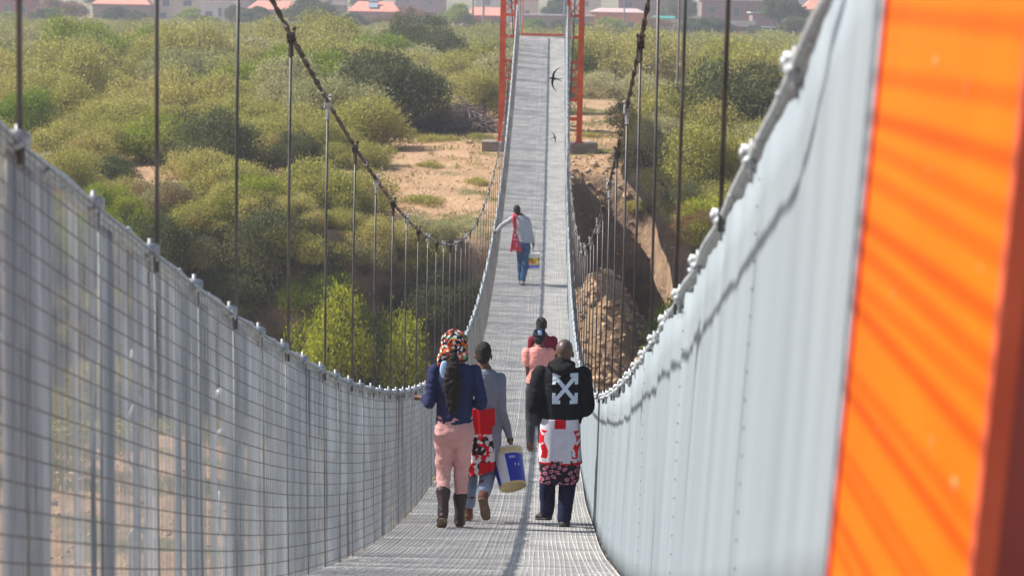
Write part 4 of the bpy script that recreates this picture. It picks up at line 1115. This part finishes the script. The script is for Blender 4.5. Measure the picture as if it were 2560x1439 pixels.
for i in range(52):
    x = -17 + 15.6 * (i + random.random()) / 52; y = edge(x) - random.choice((2.9, 2.2, 1.5, .9, .3)) + random.uniform(-.3, .3)
    k = random.choice(('dark', 'dark', 'olive', 'rusty', 'olive', 'grey'))
    if -7.1 < x < -3.7 and y < 72.4: continue
    plant(k, x, y, random.uniform(.8, 1.6), {'dark': 'dark green bush clinging to the shaded river bank left of the bridge', 'olive': 'olive bush clinging to the shaded river bank left of the bridge', 'grey': 'grey green bush clinging to the shaded river bank left of the bridge', 'rusty': 'dry brown bush clinging to the shaded river bank left of the bridge'}[k], 'bank bushes, ' + k, zs=random.uniform(.9, 1.4))
for i in range(18):
    x = random.uniform(3.0, 5.4); y = random.uniform(64, 82)
    plant(random.choice(('dark', 'olive')), x, y, random.uniform(.6, 1.1), 'bush on the shaded side of the gully right of the bridge', 'gully bushes', zs=1.3)
for i in range(14):
    x = -21 + 13.5 * (i + random.random()) / 14; y = random.uniform(79, 93)
    plant('olive', x, y, random.uniform(1.2, 1.8), 'olive bush in the thick scrub behind the left bank, near the leftmost hangers', 'scrub behind the left bank', zs=random.uniform(.9, 1.3))
for i in range(11):
    plant(random.choice(('olive', 'dark', 'low', 'rusty')), random.uniform(2.5, 3.9), random.uniform(72, 84.5), random.uniform(.5, .95), 'bush rooted on the sunlit right hand slope of the gully', 'gully slope bushes', zs=random.uniform(.8, 1.4))
# right of the bridge
put('green', 1735, 66.5, 1.8, 'bright green leafy bush behind the right hand hangers low at the gully', 1.9)
put('green', 1830, 65.5, 1.7, 'bright green bush hidden partly by the right mesh side', 1.7)
put('bright', 1790, 71.5, 1.3, 'yellowish green bush above the bright green one at the gully', 1.2)
put('olive', 1625, 78.5, 1.2, 'olive bush on the far lip of the gully', 1.3)
put('olive', 1680, 75.0, 1.7, 'leaning olive bush on the right lip of the gully', 1.6)
put('olive', 1790, 78.0, 2.2, 'tall olive thorn bush on the slope right of the gully', 1.5)
put('grey', 1700, 84, 1.9, 'grey green thorn bush just behind the right lip of the gully', 1.4)
put('olive', 1900, 80, 2.2, 'olive bush under the dark domed tree at the mesh edge', 1.5)
put('dark', 1590, 84.5, 1.0, 'small dark shrub on the shaded path edge above the gully', 1.0)
put('rusty', 1760, 71.0, 1.1, 'brownish bush between the green bushes right of the gully', 1.4)
put('dark', 1640, 71.5, 1.2, 'dark shaded bush down in the gully', 1.2)
put('dark', 1850, 92.0, 3.2, 'large dark domed thorn tree standing right of the hangers', 1.15)
put('olive', 1720, 90, 2.4, 'tall olive bush in front of the large dark thorn tree', 1.4)
put('olive', 1720, 116, 3.0, 'wide olive bush behind the sandy path on the right', .85)
put('grey', 1560, 138, 2.8, 'wide grey green bush beyond the sandy path right of the tower', .8)
put('low', 1480, 71.5, .7, 'small yellowish plant on top of the rubble heap', 1.1, z=ground(px(1480, 71.5), 71.5))
put('low', 1455, 68.0, .8, 'olive scrub on the side of the rubble heap next to the bridge', 1.0)
# green patch on the river bed seen through the mesh
for (c, dd, r_) in ((150, 66, 1.6), (330, 67, 1.4), (60, 64, 1.3)):
    put('low', c, dd, r_, 'low green growth on the river bed seen through the left mesh side', .5, group='low growth on the river bed')
# tower side
for (c, dd) in ((1205, 96), (1480, 97)):
    put('low', c, dd, .6, 'low scrub tuft behind the ' + ('left' if c < 1300 else 'right') + ' tower plinth', .9)

# brush pile
q = MB(); bx_ = at(1140, 17, 102).x; by_ = 102
for i in range(900):
    a = random.uniform(0, 6.28); rr = math.sqrt(random.random()); X = bx_ + math.cos(a) * rr * 1.9; Y = by_ + math.sin(a) * rr * 1.7
    H = 1.15 * (1 - rr ** 2) * random.random() ** .5; z = ground(X, Y) + H + .03
    d_ = Vector((random.gauss(0, 1), random.gauss(0, 1), random.gauss(0, .3))).normalized() * random.uniform(.3, .8)
    q.tube([Vector((X, Y, z)) - d_, Vector((X, Y, z + .1)), Vector((X, Y, z)) + d_], [.02, .014, .006], 3, cap=False)
o = q.build('brush_pile', [PILEM]); tag(o, 'grey brown heap of cut dry branches left of the tower', 'brush pile')

# loose rock
def rocks(pts, name, label):
    V = []; Fs = []; bm = bmesh.new(); bmesh.ops.create_icosphere(bm, subdivisions=1, radius=1); bv = np.array([v.co[:] for v in bm.verts]); bf = [tuple(v.index for v in f.verts) for f in bm.faces]; bm.free()
    b = 0
    for (x, y, z, r) in pts:
        k = bv * (1 + rng.uniform(-.28, .28, (len(bv), 1))) * np.array([1, random.uniform(.7, 1.3), random.uniform(.5, .85)]) * r
        V += [tuple(p) for p in k + np.array([x, y, z])]; Fs += [tuple(i + b for i in f) for f in bf]; b += len(bv)
    me = bpy.data.meshes.new(name); me.from_pydata(V, [], Fs); me.materials.append(ROCK); o = bpy.data.objects.new(name, me); COL.objects.link(o); tag(o, label, kind='stuff')
P1 = []
for i in range(1500):
    a = random.uniform(0, 6.28); rr = random.random() ** .6 * 1.05; x = 1.5 + math.cos(a) * rr * 2.8; y = 67.5 + math.sin(a) * rr * 4.4; r = random.uniform(.03, .09) * (2.2 if random.random() < .06 else 1)
    P1.append((x, y, ground(x, y) + r * .2, r))
for i in range(900):
    x = random.uniform(.4, 4.2); y = random.uniform(66, 86); r = random.uniform(.03, .10) * (2 if random.random() < .08 else 1); P1.append((x, y, ground(x, y) + r * .1, r))
rocks(P1, 'rubble', 'brown stones and rubble tumbled down the bank right of the bridge')
P2 = []
for i in range(2600):
    y = random.uniform(24, 70) if random.random() < .8 else random.uniform(76, 110); x = random.uniform(-.22 * y - 2, .02 * y)
    if y > 70: x = random.uniform(-6, 4.5)
    r = random.uniform(.02, .07) * (3 if random.random() < .05 else 1); P2.append((x, y, ground(x, y) + r * .2, r))
rocks(P2, 'stones', 'loose stones scattered over the sandy ground')
# dry grass
gq = []; 
for i in range(2600):
    y = random.uniform(74, 122); x = random.uniform(-8, 5)
    if noise.noise(Vector((x * .5, y * .5, 3))) < -.05 or y < edge(x) - .5: continue
    z = ground(x, y)
    for k in range(7):
        h = random.uniform(.05, .17); a = random.uniform(0, 6.28); bx, by = x + random.gauss(0, .1), y + random.gauss(0, .1)
        gq.append([(bx - .012, by, z), (bx + .012, by, z), (bx + math.cos(a) * .07 + .004, by + math.sin(a) * .07, z + h), (bx + math.cos(a) * .07, by + math.sin(a) * .07, z + h)])
for i in range(9000):
    y = random.uniform(58, 71.5); x = random.uniform(-17, -3)
    if noise.noise(Vector((x * .35, y * .2, 6))) < -.1: continue
    z = ground(x, y)
    for k in range(4):
        h = random.uniform(.06, .22); a = random.uniform(0, 6.28); bx, by = x + random.gauss(0, .12), y + random.gauss(0, .12)
        gq.append([(bx - .014, by, z), (bx + .014, by, z), (bx + math.cos(a) * .07 + .004, by + math.sin(a) * .07, z + h), (bx + math.cos(a) * .07, by + math.sin(a) * .07, z + h)])
V = np.array(gq).reshape(-1, 3); go_ = bpy.data.objects.new('grass', npmesh('grass', V, np.arange(len(V)).reshape(-1, 4), leafmat('dry_grass', (.32, .33, .10), (.36, .33, .13), (.42, .33, .16), .6))); COL.objects.link(go_); tag(go_, 'dry yellowish green grass on the banks and the river bed', kind='stuff')

# ------------------------------------------------------------------ the settlement on the horizon
def wallm(n, c): return mat(n, c, tuple(k * .85 for k in c), .6, .9)
SAL = mat('salmon_roof', (.78, .34, .24), (.62, .26, .19), 1.5, .7); CREAM = wallm('cream_wall', (.62, .52, .42)); WALLW = wallm('white_wall', (.6, .6, .6)); MAUVE = wallm('mauve_brick', (.30, .20, .19)); BRICK = wallm('red_brick', (.34, .12, .09)); BLUEW = wallm('blue_grey_wall', (.30, .36, .45)); PGREEN = wallm('pale_green_sheet', (.5, .62, .55)); TEAL = wallm('teal_awning', (.05, .32, .26)); ORW = wallm('orange_wall', (.65, .27, .14)); GLASS = mat('dark_window', (.06, .07, .09), (.1, .11, .14), 2, .25, spec=.6); FRAME = wallm('window_frame', (.42, .38, .36)); WROOF = mat('white_sheet_roof', (.75, .73, .72), (.62, .6, .6), 1, .5)
S430 = F / 430
def house(label, x0, x1, ybase, ytop, dist, wall, roof, roofh=0, wins=(), depth=7, flat=False, over=.35):
    "columns x0..x1 and rows ybase/ytop of its front, in photograph pixels, fix its place and size"
    a = at(x0, ybase, dist); b = at(x1, ybase, dist); zt = at((x0 + x1) / 2, ytop, dist).z; g = ground((a.x + b.x) / 2, dist) - .3
    W_ = b.x - a.x; cx = (a.x + b.x) / 2
    root = empty('house', (cx, dist, g)); tag(root, label, 'house')
    H = zt - g
    q = MB(); q.box((0, depth / 2, H / 2), (W_, depth, H)); q.build('wall', [wall], root)
    q = MB()
    if roofh > 0 and not flat:
        hw = W_ / 2 + over; d0, d1 = -over, depth + over; rz = H + roofh
        k = min(hw * .35, 2.0)
        vs = [(-hw, d0, H), (hw, d0, H), (hw, d1, H), (-hw, d1, H), (-hw + k, depth / 2, rz), (hw - k, depth / 2, rz)]
        q.add(vs, [(0, 1, 5, 4), (1, 2, 5), (2, 3, 4, 5), (3, 0, 4), (3, 2, 1, 0)])
        q.bar((-hw, d0 - .04, H + .02), (hw, d0 - .04, H + .02), .12, .12)
    else:
        q.box((0, depth / 2, H + .1), (W_ + over * 2, depth + over * 2, .2))
    q.build('roof', [roof], root)
    for (u, v, ww, hh) in wins:   # centre as a share of width / height, size in metres
        x = -W_ / 2 + W_ * u; z = H * v
        f = MB(); t = .1
        for (dx, dz, sx, sz) in ((-ww / 2, 0, t, hh + t), (ww / 2, 0, t, hh + t), (0, -hh / 2, ww, t), (0, hh / 2, ww, t), (0, 0, .05, hh)): f.box((x + dx, -.05, z + dz), (sx, .1, sz))
        f = f.build('window', [FRAME], root)
        p_ = MB(); p_.box((x, -.02, z), (ww, .05, hh)); p_.build('pane', [GLASS], f)
    return root
house('brick red house at the far left edge of the skyline', -60, 78, 75, -12, 395, BRICK, BRICK, .6, ((.55, .5, 1.0, 1.3), (.85, .5, 1, 1.3)))
house('grey mauve house with salmon roof left of the cream two storey house', 232, 372, 85, 12, 405, MAUVE, SAL, 1.6, ((.3, .45, 1.3, 1.2), (.62, .45, 1.2, 1.2)))
house('cream two storey house between the second and third hangers from the left', 385, 497, 85, -16, 410, CREAM, CREAM, 0, ((.27, .72, 1.1, 1.3), (.75, .70, 1.4, .9), (.2, .3, 1, 1)))
house('whitish house right beside the cream two storey house', 497, 582, 85, 5, 400, WALLW, WROOF, 0, ((.82, .6, .6, 1.2), (.62, .6, .5, 1.4), (.3, .5, 1.2, 1)))
house('house with long salmon roof and blue grey wall behind the third hanger', 618, 746, 85, 25, 398, BLUEW, SAL, 1.5, ((.2, .5, 1, .9), (.5, .5, 1, .9)))
house('low mauve house with white roof behind the two salmon roofed houses', 700, 860, 70, 12, 450, MAUVE, WROOF, 0, ((.6, .6, 1, 1),))
hh = house('house with salmon roof and a solar water heater near the middle left', 872, 995, 85, 30, 396, MAUVE, SAL, 1.7, ((.2, .5, 1, 1), (.7, .5, 1.1, 1)))
w_ = MB(); w_.box((-.2, 1.3, 4.1), (1.5, 1.4, .08), Matrix.Rotation(.5, 3, 'X')); w_.tube([(-1.0, 2.2, 4.75), (.6, 2.2, 4.75)], .25, 10); w_.build('water_heater', [BLUEW], hh)
house('pink roofed brick house behind two poles left of the far tower', 1165, 1262, 85, 40, 400, BRICK, SAL, 1.4, ((.4, .5, 1, .9),))
house('mauve house with white roof seen between the legs of the far tower', 1308, 1482, 95, 40, 380, MAUVE, WROOF, 0, ((.5, .5, .9, 1.3), (.2, .5, 1, 1), (.8, .5, 1.1, 1)))
house('orange walled house with pale pink roof right of the far tower', 1476, 1612, 92, 32, 392, ORW, mat('pale_pink_roof', (.72, .5, .47), (.6, .42, .4), 1, .7), .7, ((.3, .5, 1, 1), (.75, .45, 1.2, 1)))
house('two storey brick house above the pale pink roof', 1545, 1668, 60, -14, 440, MAUVE, WROOF, 0, ((.2, .72, 1.5, 1.1), (.6, .6, 1.2, 1.1)))
house('salmon roofed house high on the skyline above the far tower', 1290, 1345, 40, -2, 470, CREAM, SAL, 1.6, ((.5, .5, 1, 1),))
house('long mauve brick building right of the hangers with a white column', 1752, 1925, 98, 2, 385, MAUVE, WROOF, 0, ((.15, .75, 1.2, 1), (.5, .7, 1.0, 1.6), (.75, .7, 1.2, 1), (.3, .35, 1, 1)))
house('pale green roofed shed in front of the long mauve building', 1880, 1960, 98, 34, 372, MAUVE, PGREEN, 0, ((.5, .5, .9, .9),))
house('salmon roofed house at the right end of the skyline', 2010, 2150, 85, 26, 400, CREAM, SAL, 2.0, ((.5, .5, 1, 1),))
# walls, awning, vehicle, poles
def thing_mesh(name, label, cat, q, mats, group=None):
    o = q.build(name, mats); tag(o, label, cat, group); return o
def seg(x0, x1, y0, y1, dist): 
    a = at(x0, y0, dist); b = at(x1, y1, dist); return a, b
a, b = seg(1655, 1885, 50, 62, 366); g = ground(a.x, 366)
q = MB(); q.box(((a.x + b.x) / 2, 366, (a.z + g) / 2), (b.x - a.x, .25, a.z - g)); q.box(((a.x + b.x) / 2, 366, a.z + .05), (b.x - a.x + .1, .4, .12))
for k in range(6): q.box((a.x + (b.x - a.x) * k / 5, 365.9, (a.z + g) / 2 + .05), (.35, .42, a.z - g + .1))
thing_mesh('garden_wall', 'long white garden wall in front of the houses on the right', 'wall', q, [WALLW])
a, b = seg(250, 312, 43, 52, 380); g = ground(a.x, 380)
q = MB(); q.box(((a.x + b.x) / 2, 380, (a.z + g) / 2), (b.x - a.x, .25, a.z - g)); q.box(((a.x + b.x) / 2, 380, a.z + .04), (b.x - a.x + .1, .4, .1))
for k in range(4): q.box((a.x + (b.x - a.x) * k / 3, 379.9, (a.z + g) / 2 + .05), (.35, .42, a.z - g + .1))
thing_mesh('garden_wall', 'short pale yellow wall below the grey mauve house on the left', 'wall', q, [CREAM])
a = at(1660, 44, 370); g = ground(a.x, 370)
q = MB(); q.box((a.x, 370, a.z), (3.4, 2.4, .12), Matrix.Rotation(.15, 3, 'X'))
for sx in (-1.6, 1.6):
    for sy in (-1, 1): q.bar((a.x + sx, 370 + sy, g - .1), (a.x + sx, 370 + sy, a.z), .08)
thing_mesh('awning', 'small teal awning left of the long white garden wall', 'awning', q, [TEAL])
a = at(845, 40, 374); g = ground(a.x, 374)
q = MB(); q.box((a.x, 374, a.z), (2.9, 2.2, .1), Matrix.Rotation(.2, 3, 'X'))
for sx in (-1.3, 1.3):
    for sy in (-.9, .9): q.bar((a.x + sx, 374 + sy, g - .1), (a.x + sx, 374 + sy, a.z), .08)
thing_mesh('shelter', 'small white sheet roofed shelter below the salmon roofs on the left', 'shelter', q, [WROOF])
# parked van
def van(label, pxx, dist, col):
    a = at(pxx, 60, dist); g = ground(a.x, dist); root = empty('parked_van', (a.x, dist, g)); tag(root, label, 'van')
    q = MB(); pr_ = [(-2.2, .35), (2.3, .35), (2.35, .95), (1.9, 1.15), (1.35, 1.9), (-2.1, 1.95), (-2.25, 1.0)]
    n = len(pr_); vs = [(x, -.85, z) for x, z in pr_] + [(x, .85, z) for x, z in pr_]
    q.add(vs, [tuple(range(n)), tuple(reversed(range(n, 2 * n)))] + [(i, i + n, (i + 1) % n + n, (i + 1) % n) for i in range(n)]); o = q.build('body', [col], root); bv_ = o.modifiers.new('b', 'BEVEL'); bv_.width = .06; bv_.segments = 2
    for x0, x1 in ((-1.9, -.9), (-.75, .25), (.4, 1.25)):
        q = MB(); q.box(((x0 + x1) / 2, -.865, 1.48), (x1 - x0, .02, .48)); q.build('window', [GLASS], root)
    for x in (-1.4, 1.5):
        for sy in (-.8, .8):
            q = MB(); q.tube([(x, sy - .1, .33), (x, sy + .1, .33)], .33, 16); q.build('wheel', [SOLEB], root)
van('pale blue grey van parked by the right end of the skyline', 1940, 362, mat('van_paint', (.5, .56, .64), (.46, .52, .6), 2, .35, spec=.5))
van('dark red van parked behind the scrub near the white wall', 1845, 360, mat('van_paint_red', (.3, .05, .04), (.27, .04, .04), 2, .35, spec=.5))
def pole(label, pxx, dist, top, m, r=.12):
    a = at(pxx, 60, dist); g = ground(a.x, dist); root = empty('utility_pole', (a.x, dist, g)); tag(root, label, 'utility pole')
    q = MB(); q.tube([(0, 0, -.3), (0, 0, top)], [r, r * .7], 8); q.build('post', [m], root)
    q = MB(); q.box((0, 0, top - .5), (1.8, .1, .12)); q.build('crossarm', [m], root)
    for x in (-.8, 0, .8): q = MB(); q.tube([(x, 0, top - .44), (x, 0, top - .22)], .05, 6); q.build('insulator', [GALV], root)
pole('left utility pole of two standing together left of the far tower', 1182, 352, 9, POSTM, .15)
pole('right utility pole of two standing together left of the far tower', 1208, 340, 9, POSTM, .17)
pole('tall pale wooden pole behind the hangers on the right', 1697, 92, 8, mat('pale_wood', (.3, .25, .22), (.22, .18, .16), 3, .9), .055)
pole('thin dark pole standing in the gardens right of the far tower', 1560, 356, 8, POSTM)
# garden trees
def gt(kind, pxx, dist, rad, zs, label): put(kind, pxx, dist, rad, label, zs)
gt('greentree', 1143, 352, 2.7, 1.0, 'round dense green tree left of the poles by the far tower')
gt('browntree', 1022, 350, 3.6, .95, 'wide yellowish brown tree in front of the houses left of the far tower')
gt('browntree', 150, 356, 3.9, .95, 'autumn brown and yellow tree near the left end of the skyline')
gt('tree', 110, 350, 2.6, .8, 'dark tree beside the brown and yellow one at the left end')
gt('tree', 775, 340, 4.4, .80, 'large dark green tree in front of the mauve house left of centre')
gt('tree', 880, 330, 3.0, .7, 'dark green tree under the roof with the water heater')
gt('tree', 345, 335, 2.4, .75, 'dark rounded tree below the grey mauve house')
gt('greentree', 470, 345, 3.2, .6, 'green tree below the cream two storey house')
gt('tree', 590, 372, 1.8, 1.4, 'dark tree standing between the whitish house and the long salmon roof')
gt('greentree', 1335, 352, 2.3, .75, 'light green tree seen between the legs of the far tower')
gt('tree', 1390, 420, 3.0, 1.4, 'tall blue green tree rising above the white roof behind the tower')
gt('greentree', 1530, 352, 2.6, .8, 'light green tree in front of the orange walled house')
gt('greentree', 1600, 356, 1.7, .8, 'small fresh green tree beside the long white wall')
gt('tree', 1700, 420, 3.6, 1.3, 'tall blue green tree behind the long white wall')
gt('tree', 1965, 360, 3.8, 1.35, 'tall dark tree near the right end of the skyline')
gt('tree', 2010, 335, 3.4, .8, 'low broad dark tree beside the tall one at the right end')
gt('tree', 1240, 356, 1.8, .9, 'small dark tree just left of the far tower')
gt('tree', 910, 470, 3.5, 1.5, 'blue green tree rising behind the salmon roofs')
gt('tree', 660, 470, 3.5, 1.5, 'tree showing above the long salmon roof')
gt('tree', 250, 470, 4, 1.4, 'tree showing above the grey mauve house')
gt('tree', 1850, 470, 4, 1.6, 'tree showing above the long mauve building')
for i, c in enumerate((30, 200, 300, 430, 530, 640, 700, 830, 960, 1080, 1210, 1420, 1560, 1640, 1740, 1800, 1880, 1940)):
    kk = random.choice(('tree', 'greentree', 'browntree', 'tree')); dd = random.uniform(325, 362)
    put(kk, c + random.uniform(-15, 15), dd, random.uniform(1.6, 3.3), {'tree': 'dusky green tree in the broken row of trees before the houses', 'greentree': 'light green tree in the broken row of trees before the houses', 'browntree': 'brownish tree in the broken row of trees before the houses'}[kk], random.uniform(.5, .85), group='row of trees before the houses, ' + kk)
# closed rows further up the slope so that the settlement fills the top of the view
k = 0
for (c, dd, wl, rf) in ((60, 520, CREAM, SAL), (300, 540, WALLW, SAL), (560, 530, MAUVE, WROOF), (800, 540, CREAM, SAL), (1050, 520, MAUVE, SAL), (1250, 540, WALLW, WROOF), (1440, 520, CREAM, SAL), (1650, 540, MAUVE, SAL), (1850, 520, CREAM, WROOF), (2050, 540, WALLW, SAL)):
    lab = ('behind the red house', 'behind the grey mauve house', 'behind the whitish house', 'behind the low mauve house', 'behind the brown tree', 'just left above the far tower', 'just right above the far tower', 'above the teal awning', 'behind the long mauve building', 'at the right end')[k]
    house('hazy house of the back row ' + lab, c - 62, c + 62, 40, -28, dd, wl, rf, 1.8, ((.25, .6, 1.1, 1.1), (.7, .6, 1.1, 1.1))); k += 1
# far rise
hv = []; hf = []; nxh = 60
for j, (yy_, zz_) in enumerate(((560, -4.5), (700, 6), (1000, 32), (1600, 70))):
    for i in range(nxh): X = -700 + 1400 * i / (nxh - 1); hv.append((X, yy_, zz_ + (4 * noise.noise(Vector((X * .02, j, 0))) if j else 0)))
for j in range(3):
    for i in range(nxh - 1): hf.append((j * nxh + i, j * nxh + i + 1, (j + 1) * nxh + i + 1, (j + 1) * nxh + i))
me = bpy.data.meshes.new('hills'); me.from_pydata(hv, [], hf); me.materials.append(mat('hill_scrub', (.16, .17, .08), (.26, .22, .13), .05, .95)); ho = bpy.data.objects.new('hills', me); COL.objects.link(ho); tag(ho, 'scrub covered rise behind the settlement', kind='structure')
# ------------------------------------------------------------------ haze
q = MB(); q.box((0, 650, 30), (1500, 1960, 92)); hz = q.build('haze', [])
hm_ = bpy.data.materials.new('haze_air'); hm_.use_nodes = True; nt = hm_.node_tree; nt.nodes.remove(nt.nodes['Principled BSDF'])
pv = nt.nodes.new('ShaderNodeVolumePrincipled'); pv.inputs['Color'].default_value = (.86, .90, 1, 1); pv.inputs['Density'].default_value = HAZE; pv.inputs['Anisotropy'].default_value = .2
nt.links.new(pv.outputs[0], nt.nodes['Material Output'].inputs['Volume']); hz.data.materials.append(hm_); tag(hz, 'thin bluish air haze over the far scrub and houses', kind='stuff')

# ------------------------------------------------------------------ light
EL, AZ = R(44.5), R(8)     # sun to the left, a little ahead
sd = Vector((-math.cos(EL) * math.cos(AZ), math.cos(EL) * math.sin(AZ), math.sin(EL)))
sun = bpy.data.lights.new('sun', 'SUN'); sun.energy = 5.0; sun.angle = R(.5); sun.color = (1, .95, .87)
so = bpy.data.objects.new('sun', sun); COL.objects.link(so); so.rotation_euler = sd.to_track_quat('Z', 'Y').to_euler()
W = bpy.data.worlds.new('World'); scene.world = W; W.use_nodes = True
sky = W.node_tree.nodes.new('ShaderNodeTexSky'); sky.sky_type = 'NISHITA'; sky.sun_disc = False
sky.sun_elevation = EL; sky.sun_rotation = math.atan2(sd.x, sd.y)
bg = W.node_tree.nodes['Background']; bg.inputs[1].default_value = .085
W.node_tree.links.new(sky.outputs[0], bg.inputs[0])
scene.view_settings.view_transform = 'Standard'; scene.view_settings.look = 'None'; scene.view_settings.gamma = 1
scene.view_settings.exposure = .70
scene.cycles.max_bounces = 8; scene.cycles.volume_bounces = 0
scene.cycles.transparent_max_bounces = 16
